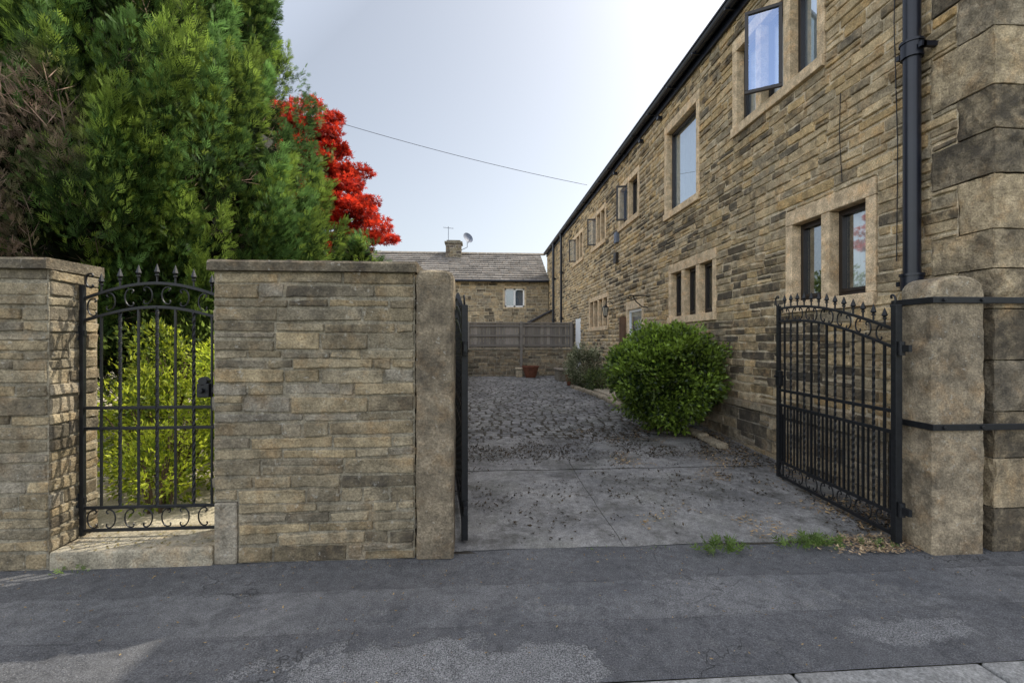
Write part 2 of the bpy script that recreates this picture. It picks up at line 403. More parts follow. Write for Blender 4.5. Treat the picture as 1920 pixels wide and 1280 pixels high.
mb.add([(rx,HY0,0),(rx,HY1,0),(rx,HY1,EZ),(rx,HY0,EZ)],[(0,1,2,3)],m1)
mb.add([(HX,HY1,0),(rx,HY1,0),(rx,HY1,EZ),(mx,HY1,RZ),(HX,HY1,EZ)],[(0,1,2,3,4)],m1)
to_obj(mb,'wall',M_house,house,ho,smooth=True)
# quoins (corner)
mb=MB()
for qi,(a,b,l) in enumerate(quo):
    base=Rq.choice([(.44,.35,.225),(.38,.31,.21),(.33,.275,.195),(.48,.385,.25)]); al=Rq.choice([.15,.45,.9,.7,.55,1.0])
    fl=.24 if l>.4 else .44; g=.003
    p1=.014+Rq.uniform(-.003,.003)
    def face(P,w,h0,h1):
        us=[0,.012,.024]+[.024+.952*q/8 for q in range(1,8)]+[.976,.988,1]; uz=[0,.010,.022]+[.022+.956*q/7 for q in range(1,7)]+[.978,.990,1]
        nu=len(us)-1; nv=len(uz)-1; vs=[]
        for j in range(nv+1):
            for i in range(nu+1):
                vs.append(P(w*us[i],h0+(h1-h0)*uz[j],i,j,nu,nv))
        mb.add(vs,[(j*(nu+1)+i,j*(nu+1)+i+1,(j+1)*(nu+1)+i+1,(j+1)*(nu+1)+i) for j in range(nv) for i in range(nu)],(*base,al))
    ro=lambda s,z,q:(noise.noise(Vector((s*6,z*6,q+qi)))*.014+noise.noise(Vector((s*19,z*19,q)))*.012+noise.noise(Vector((s*40,z*40,q)))*.005)
    def P1(s,z,i,j,nu,nv):
        inn=(i==nu) or (j in(0,nv)); e=0 if not inn else .008
        if i==0: return (HX-p1+.002+ro(0,z,3)*.5,HY0-p1+.002+ro(0,z,3)*.5,z)
        return (HX-p1+e+ro(s,z,2),HY0-p1+s+ (p1 if i==nu else 0),z)
    def P2(s,z,i,j,nu,nv):
        inn=(i==nu) or (j in(0,nv)); e=0 if not inn else .008
        if i==0: return (HX-p1+.002+ro(0,z,3)*.5,HY0-p1+.002+ro(0,z,3)*.5,z)
        return (HX-p1+s,HY0-p1+e+ro(s,z,5),z)
    face(P1,l,a+g,b-g); face(P2,fl,a+g,b-g)
    mb.box(HX-p1+.030,HX+.1,HY0-p1+.030,HY0+.1,a,b,(.40,.36,.29,0))
to_obj(mb,'quoins',M_quoin,house,ho,smooth=False)
# plinth
mb=MB(); masonry(mb,(HX-.09,HY0+.75,0),(0,1,0),(-1,0,0),5.9,.62,(.12,.17),(.3,.7),[],[(.27,.22,.15),(.23,.19,.135),(.32,.26,.175)],cell=.06,mortar=(.28,.25,.2,0),sootp=.35,seed=9)
for i in range(10):
    mb.box(HX-.125+random.uniform(-.004,.004),HX+.0,HY0+.75+i*.59+.005,HY0+.75+(i+1)*.59-.005,.622,.70,(.32,.27,.19,.4))
to_obj(mb,'plinth',M_house,house,ho)
# roof
mb=MB(); t=.10; ov=.16
def roofp(xa,za,xb,zb,y0,y1):
    mb.add([(xa,y0,za),(xb,y0,zb),(xb,y1,zb),(xa,y1,za),(xa,y0,za+t),(xb,y0,zb+t),(xb,y1,zb+t),(xa,y1,za+t)],[(0,3,2,1),(4,5,6,7),(0,1,5,4),(1,2,6,5),(2,3,7,6),(3,0,4,7)],(.17,.15,.12,.5))
sl=1.95/3.4
roofp(HX-ov,EZ-ov*sl+.08,mx,RZ+.08,HY0-.1,HY1+.1); roofp(rx+ov,EZ-ov*sl+.08,mx,RZ+.08,HY0-.1,HY1+.1)
to_obj(mb,'roof',M_slate,house,ho)
mb=MB()
mb.box(HX-.06,HX-.02,HY0-.1,HY1,EZ-.16,EZ+.04)
n=10; vs=[]; ys=np.linspace(HY0-.12,HY1,30)
for y in ys:
    for i in range(n+1):
        a=math.pi*i/n; vs.append((HX-.135-.075*math.cos(a),y,EZ+.03-.095*math.sin(a)))
mb.add(vs,[(j*(n+1)+i,j*(n+1)+i+1,(j+1)*(n+1)+i+1,(j+1)*(n+1)+i) for j in range(len(ys)-1) for i in range(n)])
for y in np.arange(HY0+.2,HY1,1.0):
    mb.box(HX-.215,HX-.02,y-.02,y+.02,EZ-.075,EZ-.05); 
mb.box(HX-.225,HX-.205,HY0-.12,HY1,EZ+.02,EZ+.045)
to_obj(mb,'gutter',M_gutter,house,ho,smooth=False)
for y,z in ((8.9,5.97),(11.9,5.97),(9.95,5.97)):
    mb=MB(); mb.box(HX-.12,HX,y-.045,y+.045,z-.035,z+.035); to_obj(mb,'eaves_bracket',M_gutter,house,ho,bevel=.01)
def downpipe(y,ztop,r,zb=.0,out=.10,collars=()):
    mb=MB(); x=HX-out
    pts=[(HX-.14,y,EZ-.04),(HX-.14,y,EZ-.12),(x,y,EZ-.28),(x,y,zb)]
    tube(mb,pts,r,16)
    for c in collars:
        tube(mb,[(x,y,c-.06),(x,y,c+.06)],r*1.28,16); tube(mb,[(x,y,c+.055),(x,y,c+.075)],r*1.42,16)
        mb.box(x-r*.5,HX+.0,y-r*1.9,y-r*1.4,c-.02,c+.02); mb.box(x-r*.5,HX+.0,y+r*1.4,y+r*1.9,c-.02,c+.02)
        mb.box(x-r*.2,x+r*.2,y-r*1.9,y+r*1.9,c-.02,c+.02)
    to_obj(mb,'downpipe',M_gutter,house,ho,smooth=True).modifiers.new('es','EDGE_SPLIT')
downpipe(3.50,EZ,.060,0,.12,(3.88,1.98))
downpipe(21.7,EZ,.06,0,.14,(4.5,2.5)); downpipe(19.7,EZ,.05,0,.12,(4.5,2.5))

def window(y0,y1,z0,z1,nl,opn,cur):
    j=.115; li=.17; si=.13; mu=.115
    if y0>10: mu=.10; j=.13; li=.14
    sky_=M_glass_sky if cur=='full' else (M_glass_low if cur=='side' else M_glass)
    sb=MB(); X0=HX-.022; X1=HX+.2
    c1=lambda:(lambda f:(.60*f,.465*f,.305*f,random.uniform(0,.35)))(random.uniform(.9,1.1))
    sb.box(X0,X1,y0+.004,y1-.004,z1-li,z1-.004,c1())
    sb.box(X0-.03,X1,y0-.0+.004,y1-.004,z0+.004,z0+si,c1())
    g=.003
    sb.box(X0,X1,y0+.004,y0+j,z0+si+g,z1-li-g,c1()); sb.box(X0,X1,y1-j,y1-.004,z0+si+g,z1-li-g,c1())
    lw=(y1-y0-2*j-(nl-1)*mu)/nl; lights=[]
    for i in range(nl):
        a=y0+j+i*(lw+mu); lights.append((a,a+lw))
        if i<nl-1: sb.box(X0+.004,X1,a+lw,a+lw+mu,z0+si+g,z1-li-g,c1())
    w=to_obj(sb,'window',M_dress,house,ho,bevel=.008)
    za=z0+si; zb=z1-li
    for i,(a,b) in enumerate(lights):
        fb=MB(); x0=HX+.09; x1=HX+.145; fw=.038
        fb.box(x0,x1,a,b,za,za+fw+.01); fb.box(x0,x1,a,b,zb-fw,zb); fb.box(x0,x1,a,a+fw,za+fw+.01,zb-fw); fb.box(x0,x1,b-fw,b,za+fw+.01,zb-fw)
        if opn!=i and lw>.3:
            f2=.025; x2=x0-.012
            fb.box(x2,x1-.01,a+fw,b-fw,za+fw+.01,za+fw+.045); fb.box(x2,x1-.01,a+fw,b-fw,zb-fw-f2,zb-fw)
            fb.box(x2,x1-.01,a+fw,a+fw+f2,za+fw+.045,zb-fw-f2); fb.box(x2,x1-.01,b-fw-f2,b-fw,za+fw+.045,zb-fw-f2)
        to_obj(fb,'frame',M_frame,w,ho,bevel=.004)
        if opn!=i:
            gb=MB(); gx=HX+.12; gb.add([(gx,a+fw,za+fw),(gx,b-fw,za+fw),(gx,b-fw,zb-fw),(gx,a+fw,zb-fw)],[(0,3,2,1)]); to_obj(gb,'glass',sky_,w,ho)
        else:
            ang=math.radians(58 if y0<10 else 74); hx,hy=(HX-.02,a+.0) if y0<10 else (HX+.085,a+.03); wd=lw-.03 if y0<10 else min(lw,.36)
            def T(u,v):
                dx,dy=-math.sin(ang),math.cos(ang)
                return hx+dx*u+dy*v, hy+dy*u-dx*v
            def cb(u0,u1,v0,v1,c,d,mbx):
                vs=[(*T(u,v),z) for z in (c,d) for (u,v) in ((u0,v0),(u1,v0),(u1,v1),(u0,v1))]
                mbx.add(vs,[(0,3,2,1),(4,5,6,7),(0,1,5,4),(1,2,6,5),(2,3,7,6),(3,0,4,7)])
            cbm=MB(); f=.042; c,d=za+.03,zb-.03
            cb(0,wd,0,.04,c,c+f,cbm); cb(0,wd,0,.04,d-f,d,cbm); cb(0,f,0,.04,c+f,d-f,cbm); cb(wd-f,wd,0,.04,c+f,d-f,cbm)
            cs=to_obj(cbm,'casement',M_frame,w,ho,bevel=.004); cs['label']='open outward swinging dark casement'
            gb=MB(); gb.add([(*T(f,.02),c+f),(*T(wd-f,.02),c+f),(*T(wd-f,.02),d-f),(*T(f,.02),d-f)],[(0,1,2,3)]); to_obj(gb,'glass',M_glass_case if y0<10 else M_glass_dim,w,ho)
    if cur:
        cm=MB(); x=HX+.185; yy=np.linspace(y0+j,y1-j,90) if cur=='full' else np.linspace(y0+j,y0+j+lw*.8,50)
        vs=[]
        for y in yy: 
            xx=x+.018*math.sin(y*55)+.01*math.sin(y*23); vs+=[(xx,y,za-.05),(xx,y,zb+.05)]
        cm.add(vs,[(2*i,2*i+1,2*i+3,2*i+2) for i in range(len(yy)-1)])
        to_obj(cm,'curtain',M_curtain,w,ho,smooth=True)
    return w
for w in wins: window(*w)
# front door
mb=MB(); y0,y1,z0,z1=door
for b in ((HX-.02,HX+.25,y0,y0+.12,z0,z1-.2),(HX-.02,HX+.25,y1-.12,y1,z0,z1-.2),(HX-.02,HX+.25,y0,y1,z1-.197,z1)): mb.box(*b,(.58,.46,.31,.2))
dr=to_obj(mb,'door',M_dress,house,ho,bevel=.008)
mb=MB(); mb.box(HX+.03,HX+.08,y0+.12,y0+.17,z0,z1-.2); mb.box(HX+.03,HX+.08,y1-.17,y1-.12,z0,z1-.2); mb.box(HX+.03,HX+.08,y0+.17,y1-.17,z1-.26,z1-.2); mb.box(HX+.03,HX+.08,y0+.17,y1-.17,z0,z0+.7); to_obj(mb,'frame',M_white,dr,ho)
mb=MB(); mb.add([(HX+.05,y0+.17,z0+.7),(HX+.05,y1-.17,z0+.7),(HX+.05,y1-.17,z1-.26),(HX+.05,y0+.17,z1-.26)],[(0,3,2,1)]); to_obj(mb,'glass',M_glass_sky,dr,ho)
mb=MB(); mb.add([(HX+.14,y0+.1,z0),(HX+.14,y1-.1,z0),(HX+.14,y1-.1,z1-.2),(HX+.14,y0+.1,z1-.2)],[(0,3,2,1)]); to_obj(mb,'curtain',M_curtain,dr,ho)
mb=MB(); mb.box(HX-.18,HX-.02,y1-.02,y1+.03,z0+.05,z1-.35); 
for z in (.4,1.3): mb.box(HX-.15,HX-.06,y1-.035,y1-.02,z,z+.6)
o=to_obj(mb,'door_leaf',M_rust,dr,ho,bevel=.006); o['label']='narrow brown timber door leaf standing open'
mb=MB(); y0,y1,z0,z1=wdoor
mb.box(HX-.01,HX+.06,y0,y1,z0,z1); mb.box(HX-.02,HX-.01,y0+.1,y1-.1,z0+.1,z0+.9); mb.box(HX-.02,HX-.01,y0+.1,y1-.1,z0+1.0,z1-.1); to_obj(mb,'door',M_white,house,ho,bevel=.006)['label']='white painted side door'
for y,z in ((11.9,3.72),(11.85,4.25)):
    mb=MB(); mb.box(HX-.09,HX,y-.11,y+.11,z-.14,z+.14); mb.box(HX-.10,HX-.09,y-.07,y+.07,z-.05,z+.05); to_obj(mb,'alarm_box',M_cable if z>4 else M_frame,house,ho,bevel=.02)
def lantern(y,z):
    mb=MB(); tube(mb,[(HX,y,z+.12),(HX-.1,y,z+.2),(HX-.2,y,z+.18),(HX-.22,y,z+.1)],.012,6)
    tube(mb,[(HX-.22,y,z+.1),(HX-.22,y,z+.07),(HX-.22,y,z+.04)],[.01,.05,.10],6)
    for i in range(6):
        a=math.pi*2*i/6; tube(mb,[(HX-.22+.095*math.cos(a),y+.095*math.sin(a),z+.04),(HX-.22+.055*math.cos(a),y+.055*math.sin(a),z-.2)],.007,4)
    tube(mb,[(HX-.22,y,z-.2),(HX-.22,y,z-.24)],[.06,.02],6)
    l=to_obj(mb,'lantern',M_iron,house,ho)
    m2=MB(); tube(m2,[(HX-.22,y,z+.03),(HX-.22,y,z-.19)],[.085,.048],6); to_obj(m2,'lamp_glass',M_lamp,l,ho)
lantern(12.3,2.40); 
mb=MB(); y=9.7; z=2.5
tube(mb,[(HX,y,z),(HX-.42,y,z)],.014,6)
tube(mb,[(HX,y,z-.26),(HX-.14,y,z-.24),(HX-.28,y,z-.12),(HX-.34,y,z)],.012,6)
tube(mb,[(HX-.40,y,z)]+[(HX-.40-.04*math.sin(t),y,z-.04+.04*math.cos(t)) for t in np.linspace(.3,5,10)],.008,5)
to_obj(mb,'hanging_bracket',M_iron,house,ho)
mb=MB(); tube(mb,[(HX-.03,3.72,6.1),(HX-.03,3.73,5.2),(HX-.035,3.75,4.3),(HX-.03,3.72,3.2),(HX-.03,3.73,2.2)],.004,5); to_obj(mb,'wall_cable',M_gutter,house,ho)
mb=MB(); tube(mb,[(HX-.03,4.35,4.0),(HX-.035,4.36,3.6),(HX-.03,4.33,3.1)],.0035,5); to_obj(mb,'wall_cable',M_gutter,house,ho)

# ------------------------------------------------------------------ GARDEN WALLS
pal_w=[(.295,.243,.158),(.26,.218,.147),(.33,.270,.174),(.228,.193,.135),(.28,.225,.143),(.268,.232,.172)]
cw=[.115,.085,.065,.07,.06,.105,.085,.12,.065,.08,.10,.065,.115,.085,.095,.07,.06,.12,.075,.095,.065,.10]
def gwall(x0,x1,label,holesF,seed):
    o=((x0+x1)/2,3.38,0)
    mb=MB(); y0,y1,H=3.2,3.58,1.975; mt=(.27,.24,.18,0)
    kw=dict(cell=.045,proud=.012,mortar=mt,gap=.006,rough=.012,sootp=.16)
    masonry(mb,(x0,y0,0),(1,0,0),(0,-1,0),x1-x0,H,cw,(.15,.60),holesF,pal_w,seed=seed,**kw)
    masonry(mb,(x1,y0,0),(0,1,0),(1,0,0),y1-y0,H,cw,(.16,.26),[],pal_w,seed=seed+1,**kw)
    kw['cell']=.12
    masonry(mb,(x1,y1,0),(-1,0,0),(0,1,0),x1-x0,H,cw,(.2,.5),[],pal_w,seed=seed+2,**kw)
    masonry(mb,(x0,y1,0),(0,-1,0),(-1,0,0),y1-y0,H,cw,(.16,.26),[],pal_w,seed=seed+3,**kw)
    w=to_obj(mb,'garden_wall',M_wall,None,o,smooth=True); thing(w,label,'wall')
    mb=MB(); x=x0-.03
    while x<x1:
        e=min(x+random.uniform(.9,1.4),x1+.025); 
        if x1-e<.4: e=x1+.02
        f=random.uniform(.85,1.1)
        ns=max(2,int((e-x)/.06)); vs=[]
        for i in range(ns+1):
            xx=x+.002+(e-x-.004)*i/ns; q=lambda k:noise.noise(Vector((xx*9,k*5,1)))*.009
            vs+=[(xx,y0-.040+q(1),H+.001),(xx,y0-.042+q(2),H+.056+q(3)*.6),(xx,y0-.026+q(4),H+.073+q(5)*.6),(xx,y1+.04,H+.076+q(6)*.6),(xx,y1+.045,H+.001)]
        fs=[(5*i+a,5*i+5+a,5*i+5+(a+1)%5,5*i+(a+1)%5) for i in range(ns) for a in range(5)]+[(0,1,2,3,4),tuple(5*ns+a for a in (4,3,2,1,0))]
        mb.add(vs,fs,(.20*f,.168*f,.118*f,.8)); x=e
    to_obj(mb,'coping',M_wall,w,o)
    return w
wb=gwall(-1.785,-.452,'coursed weathered stone garden wall with flat coping between the two gates',[(0,.155,0,.42)],21)
mb=MB(); mb.box(-1.782,-1.634,3.186,3.3,0,.415,(.30,.265,.205,.1)); to_obj(mb,'corner_block',M_wall,wb,(( -1.785-.452)/2,3.38,0),bevel=.010)
wa=gwall(-9,-2.83,'long weathered stone garden wall beside the small iron gate',[],31)
mb=MB(); mb.box(-2.822,-1.79,3.185,3.62,-.02,.120,(.36,.32,.24,.1))
thing(to_obj(mb,'stone_step',M_wall,None,(-2.3,3.37,0),bevel=.018),'worn stone step under the small iron gate','step')
mb=MB()
masonry(mb,(-.52,3.6,0),(0,1,0),(1,0,0),13.7,1.25,(.1,.15),(.2,.5),[],pal_w,cell=.12,mortar=(.28,.26,.2,0),seed=41)
masonry(mb,(-.82,17.3,0),(0,-1,0),(-1,0,0),13.7,1.25,(.1,.15),(.2,.5),[],pal_w,cell=.25,mortar=(.28,.26,.2,0),seed=42)
mb.box(-.85,-.49,3.6,17.3,1.252,1.32,(.25,.22,.16,.3))
thing(to_obj(mb,'garden_wall',M_wall,None,(-.67,10,0)),'low stone wall running along the cobbled drive','wall')

# ------------------------------------------------------------------ PILLARS
def pillar(x0,x1,y0,y1,H,label,straps=(),rnd=.07,col=(.27,.235,.175,.35),pw=.6):
    cx=(x0+x1)/2; o=(cx,(y0+y1)/2,0)
    mb=MB(); hw=(x1-x0)/2; n=14
    vs=[]; nz=44
    pts=[(-hw,0)]
    for i in range(1,nz): pts.append((-hw,(H-rnd)*i/nz))
    for i in range(n+1):
        a=math.pi-math.pi*i/n; pts.append((hw*math.copysign(abs(math.cos(a))**pw,math.cos(a)),H-rnd+rnd*max(0,math.sin(a))**.8))
    for i in range(nz-1,0,-1): pts.append((hw,(H-rnd)*i/nz))
    pts.append((hw,0)); P=len(pts); ch=.016
    ysl=[(y0,ch),(y0+ch,0),((y0+y1)/2,0),(y1-ch,0),(y1,ch)]
    for (y,ins) in ysl:
        for (x,z) in pts:
            nn=noise.noise(Vector((x*6,z*5,y*6)))*.010+noise.noise(Vector((x*6,z*19,y*6)))*.006
            s=(hw-ins)/hw*(1 if z>.25*H else 1-.02)
            vs.append((cx+x*s+nn,y+noise.noise(Vector((x*5+9,z*5,2)))*.008+noise.noise(Vector((x*5,z*17,8)))*.004,z if z==0 else z-(ins if z>H-rnd else 0)))
    fs=[(j*P+i,j*P+i+1,(j+1)*P+i+1,(j+1)*P+i) for j in range(len(ysl)-1) for i in range(P-1)]
    for row,flip in ((0,False),(len(ysl)-1,True)):
        for i in range(P//2):
            a,b,c,d=row*P+i,row*P+i+1,row*P+P-2-i,row*P+P-1-i
            f=(a,b,d) if b==c else (a,b,c,d)
            fs.append(f if not flip else f[::-1])
    mb.add(vs,fs,col)
    e=to_obj(mb,'gate_pillar',M_wall,None,o,smooth=True); e.modifiers.new('es','EDGE_SPLIT').split_angle=math.radians(40); thing(e,label,'gate pillar','driveway gate pillars')
    for z,xe in straps:
        sb=MB(); r=.022; g=.020
        sb.box(x0-g,x0-.002,y0-g,y1+.05,z-r,z+r); sb.box(x0-.002,xe,y0-g,y0-.008,z-r,z+r)
        for x in (x0+.06,x1-.05,xe-.12): tube(sb,[(x,y0-g,z),(x,y0-g-.012,z)],.013,8)
        to_obj(sb,'iron_strap',M_iron,e,o,bevel=.003)
    return e,o
pillar(-.440,-.185,3.17,3.50,1.995,'tall narrow weathered stone gate pillar with softly rounded top',rnd=.05,col=(.262,.215,.15,.64))
pr,po=pillar(3.165,3.56,2.97,3.23,1.965,'stout rounded stone gate pillar strapped to the house corner with iron bands',straps=((1.79,4.3),(.90,4.3)),rnd=.15,col=(.355,.29,.20,.66),pw=.75)

# ------------------------------------------------------------------ GATES
def scrollpts(n=34,turn=1.45):
    s=np.linspace(-1,1,n*2+1); k=1+9*np.abs(s)**2.5
    I=float(np.sum((k[n:-1]+k[n+1:])/2)*(s[1]-s[0]))
    k=k*turn*math.pi/I
    ds=s[1]-s[0]; th=np.cumsum(k)*ds; th-=th[n]; th+=math.pi/2
    x=np.cumsum(np.cos(th))*ds; z=np.cumsum(np.sin(th))*ds
    x-=(x.max()+x.min())/2; z-=(z.max()+z.min())/2
    h=z.max()-z.min(); return x/h,z/h
SC=scrollpts()
def scroll(par,cx,cz,h,flip=1,r=.006):
    x,z=SC; x=x*h*flip; z=z*h
    mb=MB(); tube(mb,[(cx+a,0,cz+b) for a,b in zip(x[::2],z[::2])],r,5); to_obj(mb,'scroll',M_iron,par)
def bar(par,x,z0,z1,r=.008,tw=0,name='bar'):
    mb=MB(); n=2 if not tw else max(6,int((z1-z0)/.015))
    tube(mb,[(x,0,z0+(z1-z0)*i/(n-1)) for i in range(n)],r*1.25,4,twist=tw)
    to_obj(mb,name,M_iron,par)
def finial(par,x,z,h=.11):
    mb=MB(); tube(mb,[(x,0,z),(x,0,z+h*.3),(x,0,z+h*.34),(x,0,z+h*.40),(x,0,z+h*.44),(x,0,z+h*.55),(x,0,z+h)],[.007,.007,.014,.014,.008,.020,.001],6)
    to_obj(mb,'finial',M_iron,par)
def rail(mb,f,x0,x1,r=.013,n=20):
    n=2 if f(x0)==f((x0+x1)/2)==f(x1) else n
    xs=np.linspace(x0,x1,n); vs=[]
    for x in xs: vs+=[(x,-.008,f(x)-r),(x,.008,f(x)-r),(x,.008,f(x)+r),(x,-.008,f(x)+r)]
    fs=[(4*i+a,4*i+(a+1)%4,4*i+4+(a+1)%4,4*i+4+a) for i in range(n-1) for a in range(4)]+[(0,3,2,1),(4*n-4,4*n-3,4*n-2,4*n-1)]
    mb.add(vs,fs)
g=empty('iron_gate',(-2.80,3.42,0),'black wrought iron garden gate with arched top and scrollwork','gate')
W=1.0
t1=lambda x:1.80+.115*math.sin(math.pi*x/W); t2=lambda x:1.645+.10*math.sin(math.pi*x/W)
mb=MB(); rail(mb,t1,0,W,.011); rail(mb,t2,0,W,.011)
for z in (.165,.325,.885,1.03): rail(mb,(lambda zz:(lambda x:zz))(z),0,W,.011)
for x in (0,W): mb.box(x-.014,x+.014,-.014,.014,.13,1.90)
to_obj(mb,'frame',M_iron,g,bevel=.003)
for i in range(1,8):
    x=W*i/8
    bar(g,x,.325,t2(x),.0095 if i%2==0 else .0072,tw=.45 if i%2==0 else 0); finial(g,x,t1(x)+.01,.13)
for i in range(8):
    x=W*(i+.5)/8
    fl=1 if i%2 else -1
    scroll(g,x,(t1(x)+t2(x))/2,.122,fl,.005); scroll(g,x,.245,.128,fl,.005)
scroll(g,.045,1.93,.10,-1,.007); scroll(g,W-.045,1.93,.10,1,.007)
mb=MB(); mb.box(W-.215,W-.13,-.03,.03,1.10,1.20); tube(mb,[(W-.175,-.03,1.215),(W-.175,.02,1.215)],.033,12); tube(mb,[(W-.175,-.03,1.15),(W-.175,-.06,1.15)],.018,10); mb.box(W-.13,W,-.012,.012,1.13,1.17); to_obj(mb,'lock',M_iron,g,bevel=.006)
for z in (1.56,.38):
    mb=MB(); tube(mb,[(-.035,0,z-.05),(-.035,0,z+.05)],.02,10); mb.box(-.10,.02,-.01,.01,z-.02,z+.02); tube(mb,[(-.09,-.03,z),(-.06,-.035,z)],.035,10); to_obj(mb,'hinge',M_iron,g)
def leafgate(loc,rz,label):
    g=empty('driveway_gate',loc,label,'gate','driveway gate leaves',rz)
    W=1.52; hs=lambda x:math.sin(min(1,x/(W*.85))*math.pi/2)
    t1=lambda x:1.555+.265*hs(x); t2=lambda x:1.42+.26*hs(x)
    mb=MB(); rail(mb,t1,0,W,.012); rail(mb,t2,0,W,.012)
    for z in (.045,.20,.80,.955): rail(mb,(lambda zz:(lambda x:zz))(z),0,W,.014)
    mb.box(-.024,.024,-.024,.024,.0,1.74); mb.box(W-.018,W+.018,-.018,.018,.03,1.85)
    to_obj(mb,'frame',M_iron,g,bevel=.003)
    nb=14
    for i in range(1,nb):
        x=W*i/nb
        bar(g,x,.20,t2(x),.0088,tw=.42 if i%2==0 else 0); finial(g,x,t1(x)+.008,.13)
    for i in range(nb):
        x=W*(i+.5)/nb
        bar(g,x,.20,.80,.0068,name='dog_bar')
        if 0<i<nb: scroll(g,x,(t1(x)+t2(x))/2,.110,1 if i%2 else -1,.0060)
        scroll(g,x,.1225,.115,1 if i%2 else -1,.0060)
    scroll(g,W+.03,1.90,.11,1,.008); scroll(g,.03,1.77,.09,-1,.008)
    for z in (1.42,.25):
        mb=MB(); tube(mb,[(-.045,0,z-.05),(-.045,0,z+.05)],.022,10); mb.box(-.12,.03,-.012,.012,z-.025,z+.025); to_obj(mb,'hinge',M_iron,g)
    mb=MB(); mb.box(W-.05,W+.03,-.02,.02,1.0,1.16); tube(mb,[(W-.02,-.06,1.10),(W-.02,.06,1.10)],.012,8)
    to_obj(mb,'latch',M_iron,g,bevel=.004)
    mb=MB(); tube(mb,[(W-.03,-.03,.0),(W-.03,-.03,.7)],.009,8); to_obj(mb,'drop_bolt',M_iron,g)
    return g
leafgate((3.055,3.14,.03),math.atan2(1.5,.13),'open black wrought iron driveway gate hinged on the stout pillar')
leafgate((-.115,3.40,.03),math.atan2(1.5,-.145),'open black wrought iron driveway gate hinged on the narrow pillar')

# ------------------------------------------------------------------ COTTAGE at the end
co=(-1,24,0); cot=empty('stone_cottage',co,'low stone cottage with stone slate roof and small white window','house')
cx0,cx1,cy0,cy1,ce,cr=-6.6,3.62,24.0,31,4.78,6.75
mb=MB(); ww=(1.2,2.45,3.22,4.42)
masonry(mb,(cx0,cy0,0),(1,0,0),(0,-1,0),cx1-cx0,ce,(.13,.2),(.25,.6),[(ww[0]-cx0,ww[1]-cx0,ww[2],ww[3])],[(.38,.305,.195),(.32,.265,.18),(.44,.355,.23),(.27,.23,.165)],cell=.15,mortar=(.44,.39,.29,0),gap=.009,sootp=.25,seed=51)
my=(cy0+cy1)/2
mb.add([(cx0,cy0,0),(cx0,cy1,0),(cx0,cy1,ce),(cx0,my,cr),(cx0,cy0,ce)],[(0,1,2,3,4)],(.25,.2,.13,.3)); mb.add([(cx1,cy0,0),(cx1,cy1,0),(cx1,cy1,ce),(cx1,my,cr),(cx1,cy0,ce)],[(4,3,2,1,0)],(.25,.2,.13,.3)); mb.add([(cx0,cy1,0),(cx1,cy1,0),(cx1,cy1,ce),(cx0,cy1,ce)],[(0,1,2,3)],(.25,.2,.13,.3))
to_obj(mb,'wall',M_house,cot,co)
mb=MB(); rows=13; Rr=random.Random(2)
ddy=(my-cy0+.25); ddz=(cr-ce)*(ddy/(my-cy0))
for side in (0,1):
    for r in range(rows):
        a=r/rows; b=(r+1.25)/rows; x=cx0-.15
        while x<cx1+.02:
            w=Rr.uniform(.3,.62); e=min(x+w,cx1+.03)
            ya,yb=cy0-.25+ddy*a,cy0-.25+ddy*min(b,1); za,zb=ce-.14+ddz*a,ce-.14+ddz*min(b,1)
            if side: ya,yb=2*my-ya,2*my-yb
            th=.05+Rr.uniform(0,.02); f=Rr.uniform(.7,1.2); o=Rr.uniform(-.015,.015); c=(.17*f,.157*f,.142*f,Rr.random()*.6)
            vs=[(x+.006,ya+o,za+.03),(e-.006,ya+o,za+.03),(e-.006,yb,zb),(x+.006,yb,zb),(x+.006,ya+o,za+.03+th),(e-.006,ya+o,za+.03+th),(e-.006,yb,zb+.02),(x+.006,yb,zb+.02)]
            mb.add(vs,[(0,3,2,1),(4,5,6,7),(0,1,5,4),(1,2,6,5),(3,0,4,7)],c); x=e
x=cx0-.15
while x<cx1: 
    mb.add([(x,my-.16,cr+.0),(x+.5,my-.16,cr+.0),(x+.5,my,cr+.12),(x,my,cr+.12),(x,my+.16,cr),(x+.5,my+.16,cr)],[(0,1,2,3),(3,2,5,4)],(.22,.2,.17,.3)); x+=.51
rf=to_obj(mb,'roof',M_slate,cot,co)
mb=MB(); cxx=-1.55; masonry(mb,(cxx-.45,my-.65,6.0),(1,0,0),(0,-1,0),.9,1.25,(.14,.2),(.2,.4),[],[(.2,.17,.12),(.14,.12,.1)],cell=.15,seed=61)
mb.box(cxx-.449,cxx+.449,my-.648,my+.1,6.0,7.25,(.18,.15,.11,.6)); mb.box(cxx-.52,cxx+.52,my-.72,my+.17,7.252,7.36,(.2,.18,.14,.5)); mb.box(cxx-.4,cxx+.4,my-.6,my+.05,7.362,7.45,(.2,.18,.14,.5))
chm=to_obj(mb,'chimney',M_slate,rf,co)
mb=MB(); tube(mb,[(cxx-.3,my-.6,7.3),(cxx-.3,my-.6,8.25)],.016,6)
tube(mb,[(cxx-.6,my-.6,8.18),(cxx+.0,my-.6,8.13)],.011,4)
for i in range(6): tube(mb,[(cxx-.55+i*.1,my-.75,8.17-i*.008),(cxx-.55+i*.1,my-.45,8.17-i*.008)],.008,4)
to_obj(mb,'aerial',M_cable,cot,co)
mb=MB(); c=Vector((-.75,my-.6,7.55)); ax=Vector((.55,-.75,.35)).normalized(); u=ax.cross(Vector((0,0,1))).normalized(); v=u.cross(ax)
vs=[tuple(c)];fs=[]
for ri in range(1,5):
    for k in range(20):
        a=2*math.pi*k/20; q=c+(u*math.cos(a)+v*math.sin(a))*.33*ri/4+ax*.10*(ri/4)**2; vs.append(tuple(q))
